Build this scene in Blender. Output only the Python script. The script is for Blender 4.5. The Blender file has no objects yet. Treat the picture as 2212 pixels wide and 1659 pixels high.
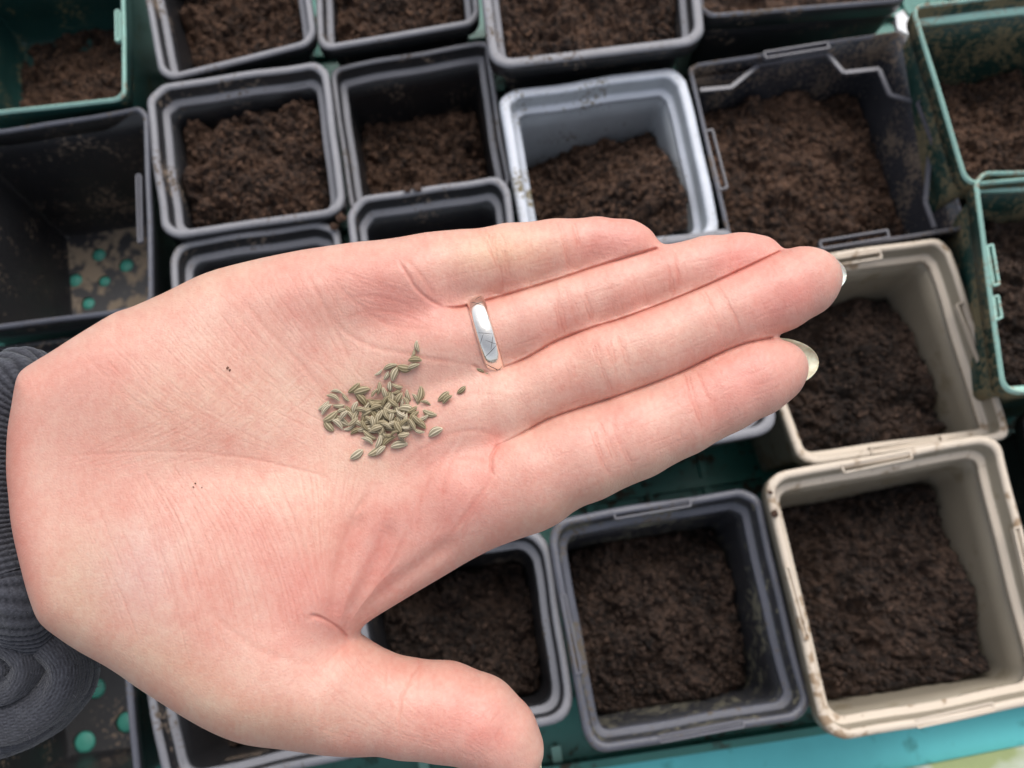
import bpy, bmesh, math, random
import numpy as np
from mathutils import Vector, Matrix
random.seed(7); rng = np.random.default_rng(7)
sc = bpy.context.scene

# ------------------------------------------------------------------ camera
CX, CY, F = 1106.0, 829.5, 1900.0           # photograph grid 2212 x 1659
TILT, ROLL = math.radians(16.3), math.radians(-4.0)
CAMZ = 0.495
d = np.array([math.sin(TILT)*math.sin(ROLL), math.sin(TILT)*math.cos(ROLL), math.cos(TILT)])
e1 = np.cross([0, 1., 0], d); e1 /= np.linalg.norm(e1); e2 = np.cross(d, e1)
RW = np.array([e1, -e2, -d])                # camera (x right, y down, z forward) -> world
CAM = np.array([0, 0, CAMZ])
cam = bpy.data.cameras.new('camera'); co = bpy.data.objects.new('camera', cam)
sc.collection.objects.link(co); sc.camera = co
m = Matrix.Identity(4)
ax = (RW @ [1, 0, 0], RW @ [0, -1, 0], RW @ [0, 0, -1])
for i in range(3):
    for j in range(3): m[j][i] = ax[i][j]
m[2][3] = CAMZ
co.matrix_world = m
cam.sensor_width = 36; cam.lens = F/2212*36
cam.clip_start = 0.01; cam.clip_end = 50
cam.dof.use_dof = True; cam.dof.focus_distance = 0.186; cam.dof.aperture_fstop = cam.lens/1.45

# ------------------------------------------------------------------ light
w = bpy.data.worlds.new('World'); sc.world = w; w.use_nodes = True
nt = w.node_tree; bg = nt.nodes['Background']
sky = nt.nodes.new('ShaderNodeTexSky'); sky.sky_type = 'NISHITA'; sky.sun_disc = False
SUN_EL, SUN_AZ = math.radians(58), math.radians(12)   # azimuth clockwise from +Y
sky.sun_elevation = SUN_EL; sky.sun_rotation = SUN_AZ
sky.air_density = 1.0; sky.dust_density = 4.0; sky.ozone_density = 1.0
hsv = nt.nodes.new('ShaderNodeHueSaturation'); hsv.inputs['Saturation'].default_value = .38     # thin white overcast
nt.links.new(sky.outputs[0], hsv.inputs['Color']); nt.links.new(hsv.outputs[0], bg.inputs[0]); bg.inputs[1].default_value = 0.15
sl = bpy.data.lights.new('sun', 'SUN'); sl.energy = 0.85; sl.angle = math.radians(45); sl.color = (1, .95, .88)
so = bpy.data.objects.new('sun', sl); sc.collection.objects.link(so)
sd = Vector((math.cos(SUN_EL)*math.sin(SUN_AZ), math.cos(SUN_EL)*math.cos(SUN_AZ), math.sin(SUN_EL)))
so.rotation_euler = sd.to_track_quat('Z', 'Y').to_euler(); so.location = sd*3
sc.view_settings.view_transform = 'Standard'; sc.view_settings.look = 'None'
sc.view_settings.exposure = 0.53; sc.view_settings.gamma = 1

# ------------------------------------------------------------------ helpers
def ray(px, py): return np.array([(px-CX)/F, (py-CY)/F, 1.0])
def at(px, py, depth): return CAM + RW @ (ray(px, py)*depth)
def on(px, py, z):
    r = RW @ ray(px, py); return CAM + r*((z-CAMZ)/r[2])
def lin(r, g, b):
    f = lambda c: (c/255/12.92) if c <= 10 else ((c/255+.055)/1.055)**2.4
    return (f(r), f(g), f(b))
def link(name, me, mat, parent=None):
    o = bpy.data.objects.new(name, me); sc.collection.objects.link(o)
    if mat and not me.materials: me.materials.append(mat)
    if parent: o.parent = parent
    return o
def tag(o, label=None, cat=None, group=None, kind=None):
    for k, v in (('label', label), ('category', cat), ('group', group), ('kind', kind)):
        if v: o[k] = v
    return o
def empty(name, loc=(0, 0, 0)):
    o = bpy.data.objects.new(name, None); sc.collection.objects.link(o); o.location = loc
    o.empty_display_size = .01; return o
def put(name, verts, faces, mat, parent=None, smooth=True, origin=None):
    me = bpy.data.meshes.new(name)
    v = np.asarray(verts, float)
    if parent is not None: v = v - np.array(parent.location)
    elif origin is not None: v = v - np.array(origin)
    me.from_pydata(v.tolist(), [], faces if isinstance(faces, list) else faces.tolist()); me.update()
    if smooth: me.polygons.foreach_set('use_smooth', [True]*len(me.polygons))
    o = link(name, me, mat, parent)
    if parent is None and origin is not None: o.location = origin
    return o
def fast_mesh(name, v, f):
    """v (n,3) f (m,k)"""
    me = bpy.data.meshes.new(name); k = f.shape[1]
    me.vertices.add(len(v)); me.vertices.foreach_set('co', np.ascontiguousarray(v, np.float32).ravel())
    me.loops.add(f.size); me.loops.foreach_set('vertex_index', np.ascontiguousarray(f, np.int32).ravel())
    me.polygons.add(len(f)); me.polygons.foreach_set('loop_start', np.arange(0, f.size, k, dtype=np.int32))
    me.update(calc_edges=True); me.validate(); me.polygons.foreach_set('use_smooth', np.ones(len(me.polygons), bool))
    return me
def noise2(x, y, seed=0):
    xi = np.floor(x).astype(np.int64); yi = np.floor(y).astype(np.int64); fx = x-xi; fy = y-yi
    fx = fx*fx*(3-2*fx); fy = fy*fy*(3-2*fy)
    def h(a, b):
        n = (a*374761393 + b*668265263 + seed*1442695041) & 0xffffffff
        n = ((n ^ (n >> 13))*1274126177) & 0xffffffff
        return ((n ^ (n >> 16)) & 0xffff)/65535.0
    return (h(xi, yi)*(1-fx)+h(xi+1, yi)*fx)*(1-fy)+(h(xi, yi+1)*(1-fx)+h(xi+1, yi+1)*fx)*fy
def fbm(x, y, o=4, seed=0):
    s = 0; a = .5
    for i in range(o): s = s+a*noise2(x*2**i+7*i, y*2**i-3*i, seed+i); a *= .5
    return s/(1-.5**o)

# ------------------------------------------------------------------ materials
def mat(name, col, rough=.5, spec=.5, metal=0, bump=0, bscale=300, dirt=None, dirt_amt=.55, dscale=500, mott=.25, mscale=60, trans=0):
    m = bpy.data.materials.new(name); m.use_nodes = True; n = m.node_tree.nodes; L = m.node_tree.links
    b = n['Principled BSDF']; b.inputs['Roughness'].default_value = rough
    b.inputs['Specular IOR Level'].default_value = spec; b.inputs['Metallic'].default_value = metal
    tc = n.new('ShaderNodeTexCoord')
    nz = n.new('ShaderNodeTexNoise'); nz.inputs['Scale'].default_value = mscale; nz.inputs['Detail'].default_value = 6
    L.new(tc.outputs['Object'], nz.inputs['Vector'])
    mx = n.new('ShaderNodeMix'); mx.data_type = 'RGBA'
    mx.inputs[6].default_value = (*[c*(1-mott) for c in col], 1); mx.inputs[7].default_value = (*[min(1, c*(1+mott)) for c in col], 1)
    L.new(nz.outputs[0], mx.inputs[0]); out = mx.outputs[2]
    if dirt:
        n2 = n.new('ShaderNodeTexNoise'); n2.inputs['Scale'].default_value = dscale; n2.inputs['Detail'].default_value = 5
        n3 = n.new('ShaderNodeTexNoise'); n3.inputs['Scale'].default_value = 35
        L.new(tc.outputs['Object'], n2.inputs['Vector']); L.new(tc.outputs['Object'], n3.inputs['Vector'])
        ad = n.new('ShaderNodeMath'); ad.operation = 'MULTIPLY_ADD'; ad.inputs[1].default_value = .9
        L.new(n3.outputs[0], ad.inputs[0]); L.new(n2.outputs[0], ad.inputs[2])
        rp = n.new('ShaderNodeMapRange'); rp.inputs['From Min'].default_value = dirt_amt+.455; rp.inputs['From Max'].default_value = dirt_amt+.60
        L.new(ad.outputs[0], rp.inputs['Value'])
        m2 = n.new('ShaderNodeMix'); m2.data_type = 'RGBA'; L.new(rp.outputs[0], m2.inputs[0]); L.new(out, m2.inputs[6])
        m2.inputs[7].default_value = (*dirt, 1); out = m2.outputs[2]
        rr = n.new('ShaderNodeMapRange'); rr.inputs['To Min'].default_value = rough; rr.inputs['To Max'].default_value = .9
        L.new(rp.outputs[0], rr.inputs['Value']); L.new(rr.outputs[0], b.inputs['Roughness'])
    L.new(out, b.inputs['Base Color'])
    if bump:
        nb = n.new('ShaderNodeTexNoise'); nb.inputs['Scale'].default_value = bscale; nb.inputs['Detail'].default_value = 6
        L.new(tc.outputs['Object'], nb.inputs['Vector'])
        bp = n.new('ShaderNodeBump'); bp.inputs['Strength'].default_value = bump; bp.inputs['Distance'].default_value = .0005
        L.new(nb.outputs[0], bp.inputs['Height']); L.new(bp.outputs[0], b.inputs['Normal'])
    if trans:
        b.inputs['Transmission Weight'].default_value = trans
    return m
DIRT = (.20, .15, .11)
M = {}
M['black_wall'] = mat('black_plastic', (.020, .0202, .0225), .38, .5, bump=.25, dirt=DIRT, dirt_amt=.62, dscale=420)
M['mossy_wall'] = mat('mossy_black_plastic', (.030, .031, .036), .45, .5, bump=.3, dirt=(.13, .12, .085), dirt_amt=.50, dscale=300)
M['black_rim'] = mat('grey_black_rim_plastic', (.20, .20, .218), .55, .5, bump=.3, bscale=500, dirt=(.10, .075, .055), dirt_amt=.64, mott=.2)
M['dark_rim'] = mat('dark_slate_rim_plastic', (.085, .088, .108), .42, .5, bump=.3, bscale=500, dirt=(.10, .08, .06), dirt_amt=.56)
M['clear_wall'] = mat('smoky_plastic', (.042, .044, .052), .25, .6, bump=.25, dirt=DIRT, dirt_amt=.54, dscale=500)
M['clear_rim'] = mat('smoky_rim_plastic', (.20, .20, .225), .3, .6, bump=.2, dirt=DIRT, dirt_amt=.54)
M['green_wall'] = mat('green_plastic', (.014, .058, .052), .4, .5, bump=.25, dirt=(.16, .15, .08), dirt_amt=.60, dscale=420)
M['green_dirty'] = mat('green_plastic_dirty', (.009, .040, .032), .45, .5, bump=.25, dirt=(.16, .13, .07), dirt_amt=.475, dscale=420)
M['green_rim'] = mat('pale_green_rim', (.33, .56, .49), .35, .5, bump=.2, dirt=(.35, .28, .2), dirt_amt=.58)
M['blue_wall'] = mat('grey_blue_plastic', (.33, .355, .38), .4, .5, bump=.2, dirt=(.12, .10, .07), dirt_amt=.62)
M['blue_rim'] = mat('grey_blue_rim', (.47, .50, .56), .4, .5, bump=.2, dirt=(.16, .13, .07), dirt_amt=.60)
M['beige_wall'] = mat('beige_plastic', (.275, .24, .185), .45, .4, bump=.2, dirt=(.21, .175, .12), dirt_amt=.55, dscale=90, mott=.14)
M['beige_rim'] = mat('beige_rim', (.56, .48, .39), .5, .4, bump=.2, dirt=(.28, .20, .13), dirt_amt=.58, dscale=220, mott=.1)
M['tray'] = mat('teal_tray_plastic', (.018, .16, .13), .4, .5, bump=.2, dirt=(.05, .045, .03), dirt_amt=.56, dscale=200)
M['stud'] = mat('teal_stud_plastic', (.06, .30, .24), .5, .4)
M['slot'] = mat('pale_tray_tab', (.25, .5, .42), .4, .4)
M['table'] = mat('turquoise_paint', (.13, .56, .58), .55, .3, bump=.3, dirt=(.10, .38, .38), dirt_amt=.56, dscale=120, mott=.10)
M['cloth'] = mat('lime_cloth', (.36, .42, .20), .8, .1, mott=.2, dirt=(.62, .66, .6), dirt_amt=.42, dscale=14)
M['white'] = mat('white_plastic', (.75, .77, .8), .5, .4)
M['silver'] = mat('silver', (.90, .85, .78), .16, .5, 1, bump=.32, bscale=260, mott=.05)
M['engrave'] = mat('silver_engraving', (.10, .09, .08), .5, .3, .6)

def soil_mat(name, a, b_):
    m = bpy.data.materials.new(name); m.use_nodes = True; n = m.node_tree.nodes; L = m.node_tree.links
    b = n['Principled BSDF']; b.inputs['Roughness'].default_value = .85; b.inputs['Specular IOR Level'].default_value = .35
    at_ = n.new('ShaderNodeAttribute'); at_.attribute_name = 'tone'
    tc = n.new('ShaderNodeTexCoord'); nz = n.new('ShaderNodeTexNoise'); nz.inputs['Scale'].default_value = 600; nz.inputs['Detail'].default_value = 6
    L.new(tc.outputs['Object'], nz.inputs['Vector'])
    ad = n.new('ShaderNodeMath'); ad.operation = 'MULTIPLY_ADD'; ad.inputs[1].default_value = .6; ad.inputs[2].default_value = -.05
    L.new(nz.outputs[0], ad.inputs[0]); a2 = n.new('ShaderNodeMath'); a2.operation = 'ADD'; L.new(ad.outputs[0], a2.inputs[0]); L.new(at_.outputs['Fac'], a2.inputs[1])
    r = n.new('ShaderNodeValToRGB'); r.color_ramp.elements[0].position = .25; r.color_ramp.elements[0].color = (*a, 1)
    r.color_ramp.elements[1].position = 1.0; r.color_ramp.elements[1].color = (*b_, 1)
    L.new(a2.outputs[0], r.inputs[0]); L.new(r.outputs[0], b.inputs['Base Color'])
    bp = n.new('ShaderNodeBump'); bp.inputs['Strength'].default_value = .8; bp.inputs['Distance'].default_value = .001
    L.new(nz.outputs[0], bp.inputs['Height']); L.new(bp.outputs[0], b.inputs['Normal'])
    return m
M['crumb'] = mat('brown_crumb', (.16, .08, .055), .8, .2)
M['crumb_dark'] = mat('spilt_compost', (.055, .032, .022), .9, .2)
M['clip'] = mat('scuffed_edge_plastic', (.12, .12, .14), .4, .5)
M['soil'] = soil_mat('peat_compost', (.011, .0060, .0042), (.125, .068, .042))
M['soil_dark'] = soil_mat('damp_peat_compost', (.0075, .0046, .0036), (.066, .039, .027))  # darker peat copy, with the shade in lower and covered pots painted in

# ------------------------------------------------------------------ surroundings
ZT = -0.014
def sheet(name, pts, z, t, mt, kind=None, label=None, cat=None):
    P = [on(x, y, z)[:2] for x, y in pts]; n = len(P)
    v = [(p[0], p[1], z) for p in P]+[(p[0], p[1], z-t) for p in P]
    f = [list(range(n))[::-1], list(range(n, 2*n))]+[[i, (i+1) % n, n+(i+1) % n, n+i] for i in range(n)]
    o = put(name, v, f, mt, smooth=False)
    bm = bmesh.new(); bm.from_mesh(o.data); bmesh.ops.recalc_face_normals(bm, faces=bm.faces); bm.to_mesh(o.data); bm.free()
    return tag(o, label, cat, None, kind)
g = put('floor', [(-3, -3, -.75), (3, -3, -.75), (3, 3, -.75), (-3, 3, -.75)], [[0, 1, 2, 3]], mat('concrete_floor', (.22, .2, .18), .9, .2, bump=.3), smooth=False)
tag(g, kind='structure')
sheet('table', [(-1500, 2190), (3800, 1420), (3600, -1500), (-1800, -1500)], -.018, .02, M['table'], label='bright turquoise painted potting table beneath the green tray', cat='table')
sheet('cloth', [(1640, 1725), (2700, 1515), (2800, 2100), (1700, 2200)], -.014, .003, M['cloth'], label='lime green and white cloth at the bottom right corner', cat='cloth')

# tray: base, ribs, lip
tray = empty('seed_tray', on(1100, 800, 0)); tag(tray, 'dark green plastic tray with ribs holding all the pots', 'tray')
TA = [(-700, 1920), (1270, 1655), (2700, 1440), (2500, -900), (-900, -900)]
def slab_mesh(name, pts, z, t, mt, parent):
    P = [on(x, y, z)[:2] for x, y in pts]; n = len(P)
    v = [(p[0], p[1], z) for p in P]+[(p[0], p[1], z-t) for p in P]
    f = [list(range(n))[::-1], list(range(n, 2*n))]+[[i, (i+1) % n, n+(i+1) % n, n+i] for i in range(n)]
    o = put(name, v, f, mt, parent, smooth=False)
    bm = bmesh.new(); bm.from_mesh(o.data); bmesh.ops.recalc_face_normals(bm, faces=bm.faces); bm.to_mesh(o.data); bm.free()
    return o
slab_mesh('base', TA, -.004, .004, M['tray'], tray)
def bar(a, b, wd, z0, z1):
    a = np.array(a[:2]); b = np.array(b[:2]); u = (b-a)/np.linalg.norm(b-a); nn = np.array([-u[1], u[0]])*wd/2
    c = [a-nn, b-nn, b+nn, a+nn]
    return [(*p, z0) for p in c]+[(*p, z1) for p in c]
BF = [[3, 2, 1, 0], [4, 5, 6, 7], [0, 1, 5, 4], [1, 2, 6, 5], [2, 3, 7, 6], [3, 0, 4, 7]]
dirx = on(1400, 1100, 0)-on(1000, 1160, 0); dirx = dirx[:2]/np.linalg.norm(dirx[:2]); diry = np.array([-dirx[1], dirx[0]])
c0 = on(1400, 1060, 0)[:2]
for k in range(-5, 16):
    p = c0+diry*k*.021
    put('rib', bar(p-dirx*.42, p+dirx*.42, .005, -.0045, .0005), BF, M['tray'], tray, smooth=False)
for k in range(-12, 13):
    p = c0+dirx*k*.034
    put('cross_rib', bar(p-diry*.11, p+diry*.33, .004, -.0045, -.0005), BF, M['tray'], tray, smooth=False)
a = on(-700, 1905, .0); b = on(1275, 1645, .0); c = on(2700, 1430, 0)
put('lip', bar(a, b+(c-a)*0, .004, -.006, .014), BF, M['tray'], tray, smooth=False)
put('lip', bar(b, c, .004, -.006, .0135), BF, M['tray'], tray, smooth=False)
for (x, y) in ((1203, 1630), (1105, 1645), (1000, 1652), (916, 1662)):
    p = on(x, y, .002); put('tab', bar(p-np.append(diry, 0)*.004, p+np.append(diry, 0)*.004, .005, -.003, .002), BF, M['slot'], tray, smooth=False)  # added pale blocks standing in for brightness below the tray slots

# ------------------------------------------------------------------ pots
def inset_quad(Q, dd):
    """Q 4x2 TL,TR,BR,BL; inward offset"""
    c = Q.mean(0); out = []
    L = []
    for i in range(4):
        a, b = Q[i], Q[(i+1) % 4]; u = (b-a)/np.linalg.norm(b-a); n = np.array([-u[1], u[0]])
        if n@(c-a) < 0: n = -n
        L.append((a+n*dd, u))
    for i in range(4):
        (p, u), (q, v) = L[i-1], L[i]
        t = np.linalg.solve(np.array([u, -v]).T, q-p); out.append(p+u*t[0])
    return np.array(out)
def ring(Q, dd, r, n=6):
    P = inset_quad(Q, dd); r = max(r-dd*.6, .002); o = []
    for i in range(4):
        a, b, c = P[i-1], P[i], P[(i+1) % 4]
        u = (a-b)/np.linalg.norm(a-b); v = (c-b)/np.linalg.norm(c-b)
        p0 = b+u*r; p1 = b+v*r; cc = b+u*r+v*r
        for k in range(n+1):
            t = math.pi/2*k/n
            o.append(cc-v*r*math.cos(t)-u*r*math.sin(t))
    # extra points along straight sides for slight waviness
    res = []
    for i in range(4):
        seg = o[i*(n+1):(i+1)*(n+1)]; res += seg
        a = seg[-1]; b = o[((i+1) % 4)*(n+1)]
        for k in range(1, 8): res.append(a+(b-a)*k/8)
    return np.array(res)
def loft(Q, prof, r, closed, cap0=False, cap1=False, wav=None):
    V = []; n = None; Fc = []
    for (dd, z) in prof:
        R = ring(Q, dd, r)
        n = len(R)
        zz = np.full(n, z)
        if wav is not None:
            zz = zz+wav[:n]; cc_ = R.mean(0); u_ = (R-cc_)/np.linalg.norm(R-cc_, axis=1)[:, None]; R = R+u_*(wav[:n, None]*1.0)
        V.append(np.column_stack([R, zz]))
    V = np.concatenate(V); k = len(prof)
    for j in range(k if closed else k-1):
        a = j*n; b = ((j+1) % k)*n
        for i in range(n): Fc.append([a+i, b+i, b+(i+1) % n, a+(i+1) % n])
    if cap0: Fc.append(list(range(n)))
    if cap1: Fc.append(list(range((k-1)*n, k*n))[::-1])
    return V, Fc
def fixn(o):
    bm = bmesh.new(); bm.from_mesh(o.data); bmesh.ops.recalc_face_normals(bm, faces=bm.faces); bm.to_mesh(o.data); bm.free()
def frame_bars(px4, z, th, hgt=.0025):
    V = []; Fc = []
    P = [on(x, y, z) for x, y in px4]
    for i in range(4):
        k = len(V); V += bar(P[i], P[(i+1) % 4], th, z-hgt-.0003*(i % 2), z-.0003*(i % 2)); Fc += [[k+q for q in f] for f in BF]
    return V, Fc
def pot(name, q, zr, wall, rim, label, cat='plant pot', lip=.0036, rad=.009, collar=.010, taper=.075, soil=None, smat='soil',
        slabel=None, mound=(0, 0, .006), slots=(), holes=(), ledge=True, group=None, floorz=.004, seed=0, ledge_line=None, tilt=(0, 0)):
    Q = np.array([on(x, y, zr)[:2] for x, y in q]); c = Q.mean(0)
    t = empty(name, (c[0], c[1], 0)); tag(t, label, cat, group)
    rs = np.random.default_rng(seed+11)
    n = len(ring(Q, 0, rad))
    ph = rs.uniform(0, 6.28, 3); th = np.arange(n)/n*2*math.pi
    wav = .0005*(np.sin(2*th+ph[0])+.6*np.sin(5*th+ph[1]))+.0002*np.sin(11*th+ph[2])
    L, C = lip, collar
    prof = [(.0003, -C), (0, -.0016), (.0005, -.0005), (.0014, 0), (L-.0012, 0), (L-.0004, -.0005), (L, -.0015)]
    if ledge: prof += [(L+.0006, -C*.75), (L+.0012, -C*.85), (L+.0034, -C*.92), (L+.0042, -C*1.0), (L+.0044, -C*1.18), (L+.0030, -C*1.18), (L+.0022, -C*1.02), (L-.0006, -C*.9), (L-.0012, -.0022), (.0014, -.0022), (.0014, -C)]
    else: prof += [(L+.0005, -C*1.1), (L-.0005, -C*1.1), (L-.0008, -.003), (.0010, -.0025), (.0010, -C)]
    V, Fc = loft(Q, [(a_, zr+z_) for a_, z_ in prof], rad, True, wav=wav)
    # dents along lip
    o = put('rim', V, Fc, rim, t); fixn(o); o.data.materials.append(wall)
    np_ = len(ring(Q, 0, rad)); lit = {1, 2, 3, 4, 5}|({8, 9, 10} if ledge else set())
    o.data.polygons.foreach_set('material_index', [0 if (i//np_) in lit else 1 for i in range(len(prof)*np_)])  # paler lip and ledge tops paint caught light and scuffing; collar stays dark
    a0 = (L+.0024) if ledge else L-.0004
    inn = a0+.0012; H = zr-floorz
    def ins(z): return inn+taper*(zr-.01-z)
    zt = zr-C*.98 if ledge else zr-.002
    wp = [(ins(floorz)+.002, floorz), (ins(floorz+.002), floorz+.002)]
    for k in range(1, 6): zz = floorz+.002+(zt-floorz-.002)*k/5; wp.append((ins(zz), zz))
    for k in range(5, -1, -1): zz = floorz+.002+(zt-floorz-.002)*k/5; wp.append((ins(zz)-.0012, zz-.0001))
    wp.append((ins(floorz)+.002, floorz-.0012))
    V, Fc = loft(Q, wp, rad, False)
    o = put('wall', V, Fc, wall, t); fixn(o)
    # floor plate, with drain holes where the photo shows them
    R = ring(Q, ins(floorz)+.0018, rad)
    bm = bmesh.new(); vs = [bm.verts.new((p[0]-c[0], p[1]-c[1], floorz)) for p in R]
    ed = [bm.edges.new((vs[i], vs[(i+1) % len(vs)])) for i in range(len(vs))]
    for (hx, hy, hr) in holes:
        hc = on(hx, hy, floorz)[:2]-c
        hv = [bm.verts.new((hc[0]+hr*math.cos(k*math.pi/8), hc[1]+hr*math.sin(k*math.pi/8), floorz)) for k in range(16)]
        ed += [bm.edges.new((hv[i], hv[(i+1) % 16])) for i in range(16)]
    bmesh.ops.triangle_fill(bm, edges=ed, use_beauty=True)
    bmesh.ops.recalc_face_normals(bm, faces=bm.faces)
    r_ = bmesh.ops.extrude_face_region(bm, geom=bm.faces[:])
    for v_ in r_['geom']:
        if isinstance(v_, bmesh.types.BMVert): v_.co.z -= .0014
    bmesh.ops.recalc_face_normals(bm, faces=bm.faces)
    me = bpy.data.meshes.new('floor_plate'); bm.to_mesh(me); bm.free()
    link('floor_plate', me, M['muddy'] if len(holes) == 5 else wall, t)
    for (hx, hy, hr) in holes:
        hc = on(hx, hy, floorz)
        V = []; Fc = []
        for (rr, zz) in ((hr*.93, -.002), (hr*.93, floorz-.0012), (hr*.7, floorz-.0004), (0.0003, floorz-.0001)):
            V += [(hc[0]+rr*math.cos(k*math.pi/8), hc[1]+rr*math.sin(k*math.pi/8), zz) for k in range(16)]
        for j in range(3): Fc += [[j*16+i, j*16+(i+1) % 16, (j+1)*16+(i+1) % 16, (j+1)*16+i] for i in range(16)]
        Fc.append(list(range(48, 64))); put('stud', V, Fc, M['stud'], tray)  # added plugs: stand in for light seen through the drain holes
    for s in slots:
        V, Fc = frame_bars(s, zr+.0009, .0007); put('clip_slot', V, Fc, M['clip'] if rim in (M['clear_rim'], M['dark_rim']) else rim, t, smooth=False)
    if ledge_line:
        V = []; Fc = []
        for (x0, y0), (x1, y1) in zip(ledge_line[:-1], ledge_line[1:]):
            k = len(V); V += bar(on(x0, y0, zr-.009), on(x1, y1, zr-.009), .0022, zr-.0095-.0002*(k//8 % 2), zr-.008-.0002*(k//8 % 2)); Fc += [[k+q for q in f] for f in BF]
        put('stepped_ledge', V, Fc, M['clip'], t, smooth=False)
    if soil is not None:
        make_soil(Q, zr, soil, ins, rad, mound, smat, slabel, seed, tilt)
    return t
ico_v = None
def ico():
    global ico_v
    if ico_v is None:
        bm = bmesh.new(); bmesh.ops.create_icosphere(bm, subdivisions=1, radius=1)
        ico_v = (np.array([v.co[:] for v in bm.verts]), np.array([[v.index for v in f.verts] for f in bm.faces])); bm.free()
    return ico_v
def make_soil(Q, zr, depth, ins, rad, mound, smat, label, seed, tilt):
    small = seed in (5, 12, 13, 14, 21, 22, 23)
    rs = np.random.default_rng(seed+100); z0 = zr-depth
    P = inset_quad(Q, ins(z0)-.0004); N = 60 if small else 150
    s, t = np.meshgrid(np.linspace(0, 1, N), np.linspace(0, 1, N))
    # superellipse squeeze at the corners
    def pos(s, t): return ((P[0]*(1-s)[..., None]+P[1]*s[..., None])*(1-t)[..., None]+(P[3]*(1-s)[..., None]+P[2]*s[..., None])*t[..., None])
    cs, ct = s*2-1, t*2-1; k = 1-.06*(np.abs(cs)**3*np.abs(ct)**3)*1.0
    sx = (cs*k+1)/2; tx = (ct*k+1)/2
    XY = pos(sx, tx); X, Y = XY[..., 0], XY[..., 1]
    edge = np.maximum(np.abs(cs), np.abs(ct))
    nc = 54; kc = rs.uniform(.04, .96, (nc, 2)); kp = pos(kc[:, 0], kc[:, 1]); kr = rs.lognormal(math.log(.0042), .4, nc).clip(.002, .011); kh = kr*rs.uniform(.35, 1.0, nc)*rs.choice([1, 1, 1, -.8], nc)
    def height(X, Y, cs, ct, edge):
        wx = (fbm(X*160, Y*160, 2, seed+61)-.5)*.010; wy = (fbm(X*160, Y*160, 2, seed+62)-.5)*.010
        Xw, Yw = X+wx, Y+wy
        h = (fbm(X*40+seed, Y*40, 3, seed)-.5)*.022
        for q in range(nc):
            dd = ((Xw-kp[q, 0])**2+(Yw-kp[q, 1])**2)/kr[q]**2; h = h+kh[q]*np.clip(1-dd, 0, 1)**.8
        h = h+(fbm(Xw*330, Yw*330, 4, seed+5)-.5)*.0095+(fbm(X*1100, Y*1100, 2, seed+9)-.5)*.0022
        mn = (1-np.clip(((cs-mound[0])**2+(ct-mound[1])**2)/1.6, 0, 1))
        h = h+mound[2]*mn+tilt[0]*cs+tilt[1]*ct
        return h-.003*np.clip((edge-.92)/.08, 0, 1)**2
    Hh = height(X, Y, cs, ct, edge)
    V = np.stack([X, Y, z0+Hh], -1).reshape(-1, 3)
    idx = np.arange(N*N).reshape(N, N); Fc = np.stack([idx[:-1, :-1], idx[1:, :-1], idx[1:, 1:], idx[:-1, 1:]], -1).reshape(-1, 4)
    tris = np.concatenate([Fc[:, [0, 1, 2]], Fc[:, [0, 2, 3]]])
    sm_ = Hh.copy()
    for _ in range(6): sm_[1:-1, 1:-1] = (sm_[:-2, 1:-1]+sm_[2:, 1:-1]+sm_[1:-1, :-2]+sm_[1:-1, 2:])/4
    tone = np.clip(.22+(fbm(X*50, Y*50, 3, seed+3)-.5)*.9+(fbm(X*600, Y*600, 3, seed+31)-.5)*1.1, 0, 1).ravel()
    iv = np.array([[1, 0, 0], [-1, 0, 0], [0, 1, 0], [0, -1, 0], [0, 0, 1], [0, 0, -1.]]); if_ = np.array([[0, 2, 4], [2, 1, 4], [1, 3, 4], [3, 0, 4], [2, 0, 5], [1, 2, 5], [3, 1, 5], [0, 3, 5]]); K = 500 if small else 3200
    a = rs.uniform(.05, .95, K); b = rs.uniform(.05, .95, K); cp = pos(a, b)
    hz = height(cp[:, 0], cp[:, 1], a*2-1, b*2-1, np.maximum(abs(a*2-1), abs(b*2-1)))
    size = rs.lognormal(math.log(.00062), .5, K).clip(.00025, .0022)
    VV = [V]; FF = [tris]; TT = [tone]; off = len(V)
    ang = rs.normal(0, 1, (K, 3, 3)); qd, _ = np.linalg.qr(ang)
    st = np.stack([rs.uniform(.7, 2.0, K), rs.uniform(.6, 1.1, K), rs.uniform(.5, .9, K)], -1)
    pts = iv[None]*(1+rs.uniform(-.28, .28, (K, len(iv), 1)))*st[:, None]*size[:, None, None]
    pts = np.einsum('kij,kvj->kvi', qd, pts)+np.stack([cp[:, 0], cp[:, 1], z0+hz+size*.1], -1)[:, None]
    VV.append(pts.reshape(-1, 3)); FF.append((if_[None]+off+(np.arange(K)*len(iv))[:, None, None]).reshape(-1, 3))
    TT.append(np.repeat(rs.uniform(.0, .7, K)+(rs.random(K) < .02)*.8, len(iv)))
    # fibres and bark slivers
    KF = 90; off = sum(len(v_) for v_ in VV); a = rs.uniform(.06, .94, KF); b = rs.uniform(.06, .94, KF); cp = pos(a, b)
    hz = height(cp[:, 0], cp[:, 1], a*2-1, b*2-1, np.maximum(abs(a*2-1), abs(b*2-1)))
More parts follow.
